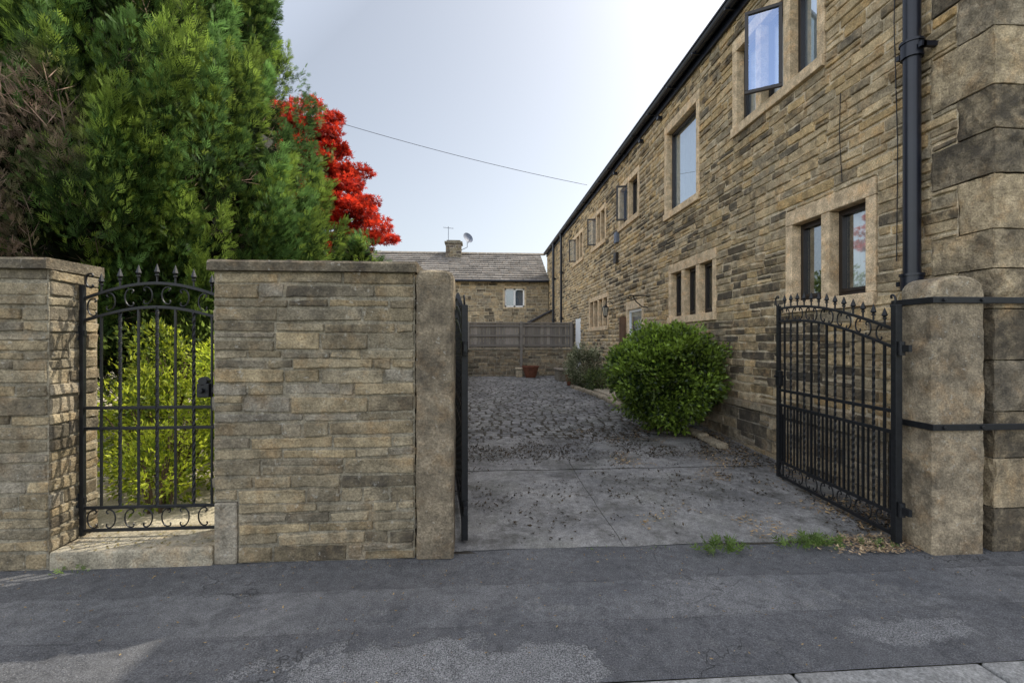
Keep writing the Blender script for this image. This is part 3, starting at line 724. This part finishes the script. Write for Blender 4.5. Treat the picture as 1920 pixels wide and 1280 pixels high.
for k in range(20): fs.append((0,1+k,1+(k+1)%20))
for ri in range(3):
    for k in range(20): fs.append((1+ri*20+k,1+(ri+1)*20+k,1+(ri+1)*20+(k+1)%20,1+ri*20+(k+1)%20))
mb.add(vs,fs); tube(mb,[tuple(c-v*.3),tuple(c+ax*.38-v*.12)],.015,5); tube(mb,[tuple(c),(c.x,c.y+.05,c.z-.50),(c.x-.4,c.y+.05,c.z-.70)],.02,6)
mb.box(c.x+ax.x*.38-.04,c.x+ax.x*.38+.04,c.y+ax.y*.38-.04,c.y+ax.y*.38+.04,c.z-.04,c.z+.06)
to_obj(mb,'satellite_dish',M_cable,cot,co)
mb=MB(); a,b,c,d=ww
for bx in ((a,a+.1,c+.1,d-.12),(b-.1,b,c+.1,d-.12),(a,b,c,c+.1),(a,b,d-.12,d)): mb.box(bx[0],bx[1],cy0-.03,cy0+.2,bx[2]+.002,bx[3]-.002,(.50,.41,.28,.2))
w=to_obj(mb,'window',M_dress,cot,co,bevel=.008)
mb=MB(); 
for bx in ((a+.1,a+.18,c+.1,d-.12),(b-.18,b-.1,c+.1,d-.12),((a+b)/2-.05,(a+b)/2+.05,c+.1,d-.12),(a+.1,b-.1,c+.1,c+.18),(a+.1,b-.1,d-.2,d-.12)): mb.box(bx[0],bx[1],cy0+.05,cy0+.1,bx[2],bx[3])
to_obj(mb,'frame',M_white,w,co)
mb=MB(); mb.add([(a+.1,cy0+.08,c+.1),(b-.1,cy0+.08,c+.1),(b-.1,cy0+.08,d-.12),(a+.1,cy0+.08,d-.12)],[(0,1,2,3)]); to_obj(mb,'glass',M_glass,w,co)
mb=MB(); mb.add([(a+.05,cy0+.2,c+.1),(b-.05,cy0+.2,c+.1),(b-.05,cy0+.2,d-.12),(a+.05,cy0+.2,d-.12)],[(0,1,2,3)]); to_obj(mb,'curtain',M_cable,w,co)
mb=MB(); tube(mb,[(cx0,cy0-.3,ce-.12),(cx1-.05,cy0-.3,ce-.12)],.06,8); to_obj(mb,'gutter',M_gutter,cot,co)
mb=MB(); mb.box(2.3,3.6,22.6,24,0,2.3,(.22,.18,.12,.4)); mb.add([(2.2,22.5,2.3),(3.64,22.5,3.05),(3.64,24,3.05),(2.2,24,2.3),(2.2,22.5,2.38),(3.64,22.5,3.13),(3.64,24,3.13),(2.2,24,2.38)],[(0,1,2,3),(4,5,6,7),(0,1,5,4),(3,0,4,7)],(.08,.08,.09,.6)); mb.add([(2.3,22.6,2.3),(3.6,22.6,2.3),(3.6,22.6,3.0)],[(0,1,2)],(.3,.25,.18,.2))
to_obj(mb,'lean_to',M_slate,cot,co)

fy=17.42; fo=(1.6,fy,0)
mb=MB(); masonry(mb,(-.5,fy,0),(1,0,0),(0,-1,0),4.1,1.18,(.1,.16),(.2,.5),[],[(.28,.23,.16),(.22,.19,.14),(.32,.265,.18)],cell=.12,mortar=(.32,.29,.22,0),sootp=.3,seed=71)
mb.box(-.5,3.6,fy+.01,fy+.3,0,1.18,(.2,.17,.12,.4)); mb.box(-.52,3.62,fy-.04,fy+.32,1.181,1.24,(.28,.25,.19,.4))
thing(to_obj(mb,'boundary_wall',M_wall,None,fo),'low dark stone wall across the end of the cobbled drive','wall')
Rf=random.Random(8)
fen=MB(); x=-.47
while x<3.58:
    f=Rf.uniform(.6,1.25); fen.box(x,x+.112,fy+.06+Rf.uniform(0,.006),fy+.08,1.26,2.19+Rf.uniform(-.006,.006),(f,f,f,0)); x+=.122
for z in (1.35,1.72,2.1): fen.box(-.47,3.58,fy+.025,fy+.06,z-.04,z+.04,(.8,.8,.8,0))
fen.box(-.49,3.6,fy+.02,fy+.12,2.197,2.235,(1,1,1,0))
fe=to_obj(fen,'wooden_fence',M_wood,None,fo,bevel=.003); thing(fe,'weathered grey timber board fence standing on a low wall','fence')
for x in (-.45,1.58,3.52):
    pb=MB(); pb.box(x-.05,x+.05,fy-.05,fy+.02,(.2 if x==1.58 else 1.245),2.26,(.9,.9,.9,0)); to_obj(pb,'post',M_wood,fe,fo,bevel=.005)

# overhead cable
mb=MB(); A=Vector((3.5,14.7,6.62)); B=Vector((-13.25,11.7,10.2)); pts=[]
for i in range(60):
    t=i/59*1.35; p=A.lerp(B,t); p.z-=1.9*t*(1-t); pts.append(p)
tube(mb,pts,.009,5); thing(to_obj(mb,'overhead_cable',M_cable,None,(3.5,14.7,6.62),smooth=True),'thin grey overhead cable slung to the house eaves','cable')

# ------------------------------------------------------------------ POTS
def pot(x,y,r,h,label):
    mb=MB(); z=dz(y)+.01; prof=[(0,.0),(r*.62,0),(r*.78,h*.35),(r*.95,h*.75),(r,h*.88),(r*1.08,h*.9),(r*1.08,h),(r*.94,h),(r*.9,h*.85),(0,h*.85)]
    n=24; vs=[];
    for (a,b) in prof:
        for k in range(n): vs.append((x+a*math.cos(2*math.pi*k/n),y+a*math.sin(2*math.pi*k/n),z+b))
    mb.add(vs,[(j*n+k,j*n+(k+1)%n,(j+1)*n+(k+1)%n,(j+1)*n+k) for j in range(len(prof)-1) for k in range(n)])
    o=to_obj(mb,'plant_pot',M_terra,None,(x,y,z),smooth=True); o.modifiers.new('es','EDGE_SPLIT'); return thing(o,label,'plant pot')
pot(1.86,16.7,.30,.42,'wide round terracotta pot standing before the low wall')
pot(2.75,13.6,.19,.36,'small terracotta pot at the foot of a shrub')
mb=MB(); mb.box(1.33,1.57,16.8,17.05,.17,.45,(.42,.36,.26,.1)); mb.box(1.31,1.59,16.78,17.07,.452,.52,(.45,.39,.28,.1)); thing(to_obj(mb,'stone_planter',M_dress,None,(1.45,16.9,.17),bevel=.02),'small square pale stone planter near the terracotta pot','planter')
mb=MB(); mb.box(2.62,3.0,15.0,15.9,.17,.52,(.2,.18,.14,.4)); mb.box(2.58,3.04,14.95,15.95,.522,.58,(.22,.19,.15,.4)); thing(to_obj(mb,'stone_trough',M_wall,None,(2.8,15.4,.17),bevel=.02),'dark stone trough planter beside the house wall','planter')
Rk=random.Random(5); y=5.75
while y<12.6:
    l=Rk.uniform(.35,.6); x=2.85+.12*math.sin(y*.8)-(.2 if y>8.6 else 0)
    if y<6.3: x=3.10
    f=Rk.uniform(.8,1.1); mb=MB(); mb.box(x,x+.16,y,y+l-.02,dz(y)-.02,dz(y)+.09,(.34*f,.29*f,.21*f,.4))
    thing(to_obj(mb,'edging_stone',M_wall,None,(x+.08,y+l/2,dz(y)),bevel=.03),'worn stone edging block along the planting bed','edging stone','edging stones of the planting bed'); y+=l
mb=MB(); mb.box(2.9,3.65,9.6,11.5,.1,.30,(.36,.31,.23,.2)); thing(to_obj(mb,'doorstep',M_wall,None,(3.3,10.5,.1),bevel=.02),'low stone doorstep by the front door','step')

# ------------------------------------------------------------------ FOLIAGE
def kite(a0,b0,ang,l,w,c=0):
    ca,sa=math.cos(ang),math.sin(ang)
    pts=[(0,0),(l*.45,w),(l,0),(l*.45,-w)]
    return [(a0+p*ca-q*sa,b0+p*sa+q*ca,c+ (0 if p==0 else c)) for p,q in pts]
T_cyp=np.array([kite(0,0,0,1,.045,.04)]+[kite(.10+.24*i,0,s*.60,.58-.11*i,.045,.06*s) for i in range(3) for s in (1,-1)])
T_leaf=np.array([[(0,0,0),(.35,.22,.06),(1,0,-.06),(.5,0,0)],[(0,0,0),(.5,0,0),(1,0,-.06),(.35,-.22,.06)]])
T_broad=np.array([[(0,0,0),(.40,.30,.08),(1,0,-.06),(.5,0,0)],[(0,0,0),(.5,0,0),(1,0,-.06),(.40,-.30,.08)]])
T_map=np.array([kite(.1,0,a,l,.12) for a,l in ((0,1),(.8,.8),(-.8,.8),(1.6,.5),(-1.6,.5))])
T_twig=np.array([kite(0,0,0,1,.010),kite(.3,0,.6,.6,.008),kite(.5,0,-.6,.45,.008),kite(.6,0,.4,.4,.006)])
def place(T,P,D,S,col,r=rng,R0=None):
    n=len(P); D=D/np.linalg.norm(D,axis=1,keepdims=True)
    R=r.normal(size=(n,3)) if R0 is None else R0+r.normal(size=(n,3))*.35
    R-=D*(R*D).sum(1,keepdims=True); R/=np.linalg.norm(R,axis=1,keepdims=True); Nn=np.cross(D,R)
    m=T.reshape(-1,3)
    V=P[:,None,:]+S[:,None,None]*(m[None,:,0:1]*D[:,None,:]+m[None,:,1:2]*R[:,None,:]+m[None,:,2:3]*Nn[:,None,:])
    V=V.reshape(-1,4,3); C=np.repeat(col,len(T),axis=0); return V,C
def rgba(c): return np.concatenate([c,np.zeros((len(c),1))],1)
def trunk(name,base,h,r,limbs,parent=None,org=None):
    mb=MB(); b=Vector(base); pts=[b+Vector((noise.noise(Vector((i,1,0)))*.15*r*4*(i/8),noise.noise(Vector((i,5,0)))*.6*r*(i/8),h*i/8)) for i in range(9)]
    tube(mb,pts,[r*(1.25 if i==0 else 1)*(1-.8*i/8) for i in range(9)],12)
    for (i,dx,dy,dzz,rr) in limbs:
        p=pts[i]; q=[p,p+Vector((dx*.35,dy*.35,dzz*.25)),p+Vector((dx*.7,dy*.7,dzz*.6)),p+Vector((dx,dy,dzz))]
        tube(mb,q,[rr,rr*.75,rr*.5,rr*.2],8)
    return to_obj(mb,name,M_bark,parent,org,smooth=True)
def cypress(base,rfun,z0,z1,nplume,nspray,size,label,seed,brown=None,pl=(.40,.85),bright=1.0,twigs=18):
    r=np.random.default_rng(seed); bx,by,bz=base
    R2=random.Random(seed)
    limbs=[(R2.choice([1,1,2,2,3,4,5,6]),math.cos(a)*1.6,math.sin(a)*1.6,R2.uniform(.3,1.2),.05) for a in np.linspace(0,6.2,18)]
    t=empty('cypress_tree',base,label,'tree')
    trunk('trunk',base,z1*.92,.19 if z1>5 else .05,limbs if z1>5 else [],t,base)
    PP=[];DD=[];SS=[];CC=[]
    for i in range(nplume):
        while True:
            z=r.uniform(z0,z1)
            if r.random()<rfun(z)/2.8+.12: break
        a=r.uniform(0,2*math.pi); rad=rfun(z)*(1+.10*math.sin(3*a+z)+.08*math.sin(5*a-z*1.7))*r.uniform(.74,1.02)
        o=np.array([math.cos(a),math.sin(a),0]); ax=o*.42+np.array([0,0,1.])+r.normal(size=3)*.12; ax/=np.linalg.norm(ax)
        rr=pl[0]*r.uniform(.5,1.3); ll=pl[1]*r.uniform(.55,1.4); c=np.array([bx,by,bz+z])+o*(rad-rr*.9)
        facing=-(o[1]*.95+o[0]*-.3)
        n=int(nspray*(1.0 if facing>-.25 else .30)*(rr*ll/(pl[0]*pl[1]))**.7)
        d=r.normal(size=(n,3)); d/=np.linalg.norm(d,axis=1,keepdims=True)
        d+=o*.5; d/=np.linalg.norm(d,axis=1,keepdims=True)
        k=r.uniform(.4,1.0,size=(n,1))**.5
        up=(d@ax)[:,None]
        P=c+(d-ax*up)*rr*k*np.clip(1.05-.45*up,.3,1.3)+ax*up*ll*k
        D=(d-ax*up)*.55+o*.15+ax*.85+r.normal(size=(n,3))*.30
        tone=r.uniform(.62,1.30)*bright; hue=r.uniform(0,1)
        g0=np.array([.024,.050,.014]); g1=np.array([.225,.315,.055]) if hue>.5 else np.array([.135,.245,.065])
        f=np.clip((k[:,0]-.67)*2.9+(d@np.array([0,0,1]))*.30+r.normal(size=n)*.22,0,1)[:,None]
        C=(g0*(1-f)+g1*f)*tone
        if brown is not None:
            b=brown(P)[:,None]*(r.random((n,1))<.9)
            C=C*(1-b)+np.array([.22,.155,.115])*r.uniform(.4,1.4,(n,1))*b
        PP.append(P);DD.append(D);SS.append(size*r.uniform(.5,1.4,n));CC.append(C)
    P=np.concatenate(PP);D=np.concatenate(DD);S=np.concatenate(SS);C=rgba(np.concatenate(CC))
    if brown is not None:
        bb=brown(P); keep=r.random(len(P))>bb*.74; P,D,S,C=P[keep],D[keep],S[keep],C[keep]
    V,Cq=place(T_cyp,P,D,S,C,r)
    n=nplume*twigs; z=r.uniform(z0*.5,z1*.97,n); a=r.uniform(0,2*math.pi,n); rf=np.array([rfun(q) for q in z])*r.uniform(.2,.97,n)
    P2=np.stack([bx+np.cos(a)*rf,by+np.sin(a)*rf,bz+z],1)
    if brown is not None:
        keep=(rf<np.array([rfun(q) for q in z])*.65)|(brown(P2)>.35); P2=P2[keep]; a=a[keep]; n=len(P2)
    D2=np.stack([np.cos(a),np.sin(a),np.full(n,.5)],1)+r.normal(size=(n,3))*.4
    V2,C2=place(T_twig,P2,D2,r.uniform(.3,.7,n)*min(1,z1/6),rgba(np.tile([[.25,.18,.14]],(n,1))*r.uniform(.5,1.7,(n,1))),r)
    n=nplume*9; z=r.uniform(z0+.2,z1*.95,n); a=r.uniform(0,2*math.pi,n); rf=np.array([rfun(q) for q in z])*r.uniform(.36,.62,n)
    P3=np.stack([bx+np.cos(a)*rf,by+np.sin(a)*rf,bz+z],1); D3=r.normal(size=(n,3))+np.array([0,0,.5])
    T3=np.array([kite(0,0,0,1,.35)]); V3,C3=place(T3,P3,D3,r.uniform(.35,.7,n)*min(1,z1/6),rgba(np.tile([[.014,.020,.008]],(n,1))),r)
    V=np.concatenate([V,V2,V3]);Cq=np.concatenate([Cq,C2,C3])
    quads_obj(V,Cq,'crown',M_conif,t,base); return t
def lerpf(pts):
    def f(z):
        for (a,b),(c,d) in zip(pts,pts[1:]):
            if a<=z<=c: return b+(d-b)*(z-a)/(c-a)
        return .1
    return f
rf1=lerpf([(0,1.2),(1.4,2.0),(2.2,2.34),(3.4,2.52),(4.6,2.34),(5.6,2.02),(6.6,1.78),(8,1.25),(9.4,.5),(10,.1)])
def brown1(P):
    x=P[:,0];z=P[:,2]; nn=np.array([noise.noise(Vector((p[0]*1.2,p[1]*1.2,p[2]*1.2))) for p in P])
    return np.clip((-.86*P[:,1]-x+nn*.7)*2.4,0,1)*np.clip((4.1-z+nn)*1.3,0,1)
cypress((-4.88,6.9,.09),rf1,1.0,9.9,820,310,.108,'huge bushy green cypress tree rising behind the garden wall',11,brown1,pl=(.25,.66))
rf2=lerpf([(0,1.6),(2,3.1),(5,3.0),(8,2.4),(10,1.4),(11.5,.2)])
def brown2(P):
    nn=np.array([noise.noise(Vector((p[0]*.9,p[1]*.9,p[2]*.9+5))) for p in P]); return np.clip((5.6-P[:,2]+nn*3)*.8,0,.95)
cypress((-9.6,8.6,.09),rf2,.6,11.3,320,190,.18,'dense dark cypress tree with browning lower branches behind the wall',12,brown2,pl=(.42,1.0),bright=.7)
def rf3(z):
    return max(.05,.85*math.sin(min(1,(3.35-z)/2.2)*math.pi/2)) if z<3.35 else .05
cypress((-2.15,8.3,.09),rf3,.4,3.10,80,150,.12,'small feathery green conifer beside the red maple',13,pl=(.2,.4),bright=1.15,twigs=3)

def clumpcloud(center,rad,ncl,nl,size,cols,seed,clr=.28,upb=.3,flat=0,wob=1.0):
    r=np.random.default_rng(seed); PP=[];DD=[];SS=[];CC=[]; c0=np.array(center); rad=np.array(rad)
    for i in range(ncl):
        d=r.normal(size=3); d/=np.linalg.norm(d)
        k=r.uniform(.35,1.0)**.5
        c=c0+d*rad*k*(1+wob*(.10*math.sin(d[0]*7+d[2]*5)+.06*math.sin(d[1]*13)))*.95
        q=clr*r.uniform(.5,1.4)
        dd=r.normal(size=(nl,3)); dd/=np.linalg.norm(dd,axis=1,keepdims=True)
        kk=r.uniform(.3,1,(nl,1))**.5; P=c+dd*kk*q*np.array([1,1,1-flat])
        D=dd*.7+d*.7+np.array([0,0,upb])+r.normal(size=(nl,3))*.45
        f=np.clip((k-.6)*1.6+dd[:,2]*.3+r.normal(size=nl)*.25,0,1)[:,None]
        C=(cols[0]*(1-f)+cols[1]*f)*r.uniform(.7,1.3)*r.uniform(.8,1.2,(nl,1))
        PP.append(P);DD.append(D);SS.append(size*r.uniform(.6,1.3,nl));CC.append(C)
    return [np.concatenate(a) for a in (PP,DD,SS,CC)]
mo=(-4.1,10.4,.09); mp=empty('red_maple_tree',mo,'bright red Japanese maple tree glowing behind the cypress','tree')
trunk('trunk',mo,5.2,.13,[(i,math.cos(a)*1.2,math.sin(a)*1.2,1.0,.05) for i,a in zip((3,4,5,6,5,4,6,7),np.linspace(0,6,8))],mp,mo)
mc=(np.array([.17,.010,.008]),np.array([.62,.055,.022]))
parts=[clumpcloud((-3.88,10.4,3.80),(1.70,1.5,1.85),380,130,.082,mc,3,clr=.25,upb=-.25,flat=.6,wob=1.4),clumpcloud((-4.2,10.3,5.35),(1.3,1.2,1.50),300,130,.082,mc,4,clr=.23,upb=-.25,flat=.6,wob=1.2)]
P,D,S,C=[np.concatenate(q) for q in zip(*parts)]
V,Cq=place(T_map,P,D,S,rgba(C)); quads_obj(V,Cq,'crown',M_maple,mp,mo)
def shrub(name,center,rad,ncl,nl,size,cols,seed,label,cat='bush',clr=.16,T=T_leaf,maxx=None,mat=None,wob=1.0):
    o=(center[0],center[1],max(.02,center[2]-rad[2])); e=empty(name,o,label,cat)
    mb=MB(); R3=random.Random(seed)
    for i in range(14):
        a=R3.uniform(0,6.28); q=R3.uniform(.2,.75)
        tube(mb,[(o[0]+.06*math.cos(a),o[1]+.06*math.sin(a),o[2]-.03),(o[0]+rad[0]*q*.5*math.cos(a),o[1]+rad[1]*q*.5*math.sin(a),o[2]+rad[2]*.6),(o[0]+rad[0]*q*math.cos(a),o[1]+rad[1]*q*math.sin(a),o[2]+rad[2]*1.3)],[.016,.011,.004],6)
    to_obj(mb,'stems',M_bark,e,o)
    P,D,S,C=clumpcloud(center,rad,ncl,nl,size,cols,seed,clr=clr,wob=wob)
    if maxx is not None: P[:,0]=np.minimum(P[:,0],maxx-rng.random(len(P))*.05)
    P[:,2]=np.maximum(P[:,2],o[2]+.01)
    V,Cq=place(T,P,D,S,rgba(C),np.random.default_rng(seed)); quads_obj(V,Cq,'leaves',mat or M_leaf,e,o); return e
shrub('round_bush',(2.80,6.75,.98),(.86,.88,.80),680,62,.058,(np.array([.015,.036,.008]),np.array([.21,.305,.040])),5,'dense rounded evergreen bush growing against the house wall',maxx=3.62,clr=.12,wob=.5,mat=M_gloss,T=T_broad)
shrub('variegated_shrub',(2.95,12.9,.78),(.50,.6,.60),130,55,.065,(np.array([.07,.09,.04]),np.array([.42,.42,.27])),6,'small pale variegated shrub beside the front door')
shrub('trailing_plant',(3.1,11.7,.45),(.35,.5,.3),50,40,.07,(np.array([.03,.05,.015]),np.array([.16,.20,.06])),16,'low trailing green plant by the doorstep')
gc=(np.array([.11,.16,.015]),np.array([.58,.64,.055]))
shrub('golden_shrub',(-3.05,4.7,.62),(.75,.55,.62),170,44,.052,gc,7,'sunlit yellow green shrub growing behind the small gate',clr=.15,wob=2)
shrub('golden_shrub',(-2.10,4.6,.90),(.52,.5,.92),190,42,.052,gc,8,'taller loose yellow green shrub behind the small gate',clr=.15,wob=2.2)
shrub('golden_shrub',(-2.68,4.0,.40),(.30,.3,.38),44,34,.048,gc,18,'low yellow green sprigs poking through the gate bars',clr=.12)
shrub('golden_shrub',(-3.3,5.15,1.25),(.50,.35,.42),60,38,.052,(gc[0],gc[1]*.8),28,'upper sprays of a lime green shrub below the cypress',clr=.15,wob=2)
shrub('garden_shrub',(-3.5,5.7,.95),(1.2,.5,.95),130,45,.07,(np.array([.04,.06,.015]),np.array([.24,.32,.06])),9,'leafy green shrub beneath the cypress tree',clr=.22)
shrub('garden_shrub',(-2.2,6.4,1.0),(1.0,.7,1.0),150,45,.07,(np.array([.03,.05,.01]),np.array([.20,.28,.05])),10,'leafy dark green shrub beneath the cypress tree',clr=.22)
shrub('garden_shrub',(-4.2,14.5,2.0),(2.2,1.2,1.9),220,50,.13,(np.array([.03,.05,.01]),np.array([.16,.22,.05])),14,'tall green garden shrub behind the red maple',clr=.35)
def weed(x,y,n,h,seed,cols=(np.array([.06,.10,.02]),np.array([.18,.26,.07]))):
    r=np.random.default_rng(seed); a=r.uniform(0,6.28,n); q=r.random(n)**.7*.09
    P=np.stack([x+np.cos(a)*q*1.6,y+np.sin(a)*q*.6,np.full(n,.0)],1); D=np.stack([np.cos(a)*.7,np.sin(a)*.7,np.full(n,.9)],1)+r.normal(size=(n,3))*.35
    f=r.random((n,1)); C=cols[0]*(1-f)+cols[1]*f
    T=np.array([kite(0,0,0,1,.03)]+[kite(.3+.2*i,0,s*.8,.3,.05) for i in range(2) for s in (1,-1)]); V,Cq=place(T,P,D,h*r.uniform(.3,1.1,n),rgba(C),r)
    thing(quads_obj(V,Cq,'weed',M_leaf,None,(x,y,0)),'small green weed sprouting from the pavement joint','weed','weeds along the gate threshold')
for i,(x,y,n,h) in enumerate([(1.72,3.14,55,.15),(1.84,3.20,18,.07),(2.30,3.17,36,.11),(2.42,3.16,45,.14),(2.55,3.19,50,.11),(2.72,3.2,24,.08),(2.90,3.12,45,.08),(-2.66,3.17,26,.07),(1.3,3.22,10,.04),(.9,3.24,8,.03)]): weed(x,y,n,h,100+i)
def litter(name,P,size,cols,seed):
    r=np.random.default_rng(seed); n=len(P); D=np.stack([r.normal(size=n),r.normal(size=n),r.normal(size=n)*.18],1)
    R0=np.cross(D,np.array([0,0,1.]))*3
    f=r.random((n,1)); C=cols[0]*(1-f)+cols[1]*f
    V,Cq=place(T_leaf,P,D,size*r.uniform(.4,1.4,n),rgba(C),r,R0); o=quads_obj(V,Cq,name,M_litter); o['kind']='stuff'; return o
r=np.random.default_rng(77)
def pts(n,fx,fy,acc): 
    x=r.uniform(*fx,n*6); y=r.uniform(*fy,n*6)
    k=np.array([acc(a,b) for a,b in zip(x,y)])>r.random(n*6); x=x[k][:n];y=y[k][:n]
    return np.stack([x,y,np.array([dz(b) for b in y])+.026],1)
dark=(np.array([.012,.010,.008]),np.array([.07,.05,.03]))
def acc1(a,b):
    n1=noise.noise(Vector((a*1.3,b*1.3,0))); n2=noise.noise(Vector((a*4,b*4,3)))
    return (math.exp(-((b-6.0)/1.0)**2)*1.0+math.exp(-((a-3.2)/.45)**2)*.7+.10)*max(.0,.45+n1*1.4+n2*.9)
litter('leaf_litter',pts(11500,(-.45,3.5),(3.3,12.5),acc1),.034,dark,1)
litter('dry_leaf_litter',pts(2200,(1.2,3.5),(3.25,7.2),lambda a,b: max(.0,noise.noise(Vector((a*2,b*2,4)))*1.6+(a-2.5)*.45)),.032,(np.array([.14,.09,.05]),np.array([.42,.30,.16])),2)
P=pts(700,(2.65,3.1),(3.02,3.3),lambda a,b:1); P[:,2]=.012+r.random(len(P))*.014; P[:,0]+=r.normal(size=len(P))*.13; litter('dry_twig_litter',P,.032,(np.array([.18,.12,.07]),np.array([.45,.34,.21])),3)
P=pts(700,(-4,3.2),(2.0,3.2),lambda a,b:.25+.75*(b>3.05)); P[:,2]=.011; litter('pavement_litter',P,.016,(np.array([.10,.06,.03]),np.array([.36,.26,.13])),4)
P=pts(260,(-2.8,-1.8),(3.2,3.6),lambda a,b:1); P[:,2]=.126; litter('step_litter',P,.022,(np.array([.10,.07,.03]),np.array([.3,.25,.1])),5)

# ------------------------------------------------------------------ LIGHT / WORLD / CAMERA
EL=math.radians(47.8); AZ=math.radians(62)
sv=Vector((math.sin(AZ)*math.cos(EL),math.cos(AZ)*math.cos(EL),math.sin(EL)))
sd=bpy.data.lights.new('sun','SUN'); sd.energy=5.0; sd.angle=math.radians(.5); sd.color=(1,.93,.80)
so=bpy.data.objects.new('sun',sd); COL.objects.link(so); so.rotation_euler=sv.to_track_quat('Z','Y').to_euler(); so.location=(20,20,30)
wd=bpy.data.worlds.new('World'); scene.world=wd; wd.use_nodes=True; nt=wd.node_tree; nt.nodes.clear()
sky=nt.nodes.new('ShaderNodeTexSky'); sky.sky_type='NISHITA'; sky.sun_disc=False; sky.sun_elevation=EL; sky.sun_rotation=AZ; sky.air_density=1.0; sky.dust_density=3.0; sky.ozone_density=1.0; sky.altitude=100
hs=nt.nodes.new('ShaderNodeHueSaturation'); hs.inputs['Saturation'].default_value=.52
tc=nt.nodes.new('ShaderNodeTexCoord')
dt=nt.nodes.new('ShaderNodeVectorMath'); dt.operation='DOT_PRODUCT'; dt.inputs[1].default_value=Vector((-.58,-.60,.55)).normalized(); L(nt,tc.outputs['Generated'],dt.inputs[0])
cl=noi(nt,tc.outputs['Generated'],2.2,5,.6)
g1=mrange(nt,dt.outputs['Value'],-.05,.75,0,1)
sky_fill=mth(nt,'MULTIPLY',g1,mrange(nt,cl,.35,.6,.7,1.1))
fill_gain=mth(nt,'ADD',1.30,mth(nt,'MULTIPLY',sky_fill,3.3))  # added fill: sky multiplied up behind the camera to brighten shaded faces
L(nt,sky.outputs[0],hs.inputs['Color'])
cc=scalecol(nt,hs.outputs[0],fill_gain)
tint=mix(nt,g1,(1.01,1.01,.985),(1.07,1.0,.91))  # warmer tint on the added fill side of the sky
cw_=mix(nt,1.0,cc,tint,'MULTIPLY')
bg=nt.nodes.new('ShaderNodeBackground'); bg.inputs[1].default_value=.15; wo=nt.nodes.new('ShaderNodeOutputWorld')  # background colour arrives already multiplied by the fill
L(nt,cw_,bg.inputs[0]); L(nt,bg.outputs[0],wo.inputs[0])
cd=bpy.data.cameras.new('camera'); cd.lens=16; cd.sensor_width=36; cd.clip_end=1000; cd.clip_start=.05
cam=bpy.data.objects.new('camera',cd); COL.objects.link(cam); cam.location=(0,0,1.5); cam.rotation_euler=(math.radians(90),0,-math.atan(.0703)); scene.camera=cam
scene.view_settings.view_transform='Standard'; scene.view_settings.look='None'; scene.view_settings.exposure=0
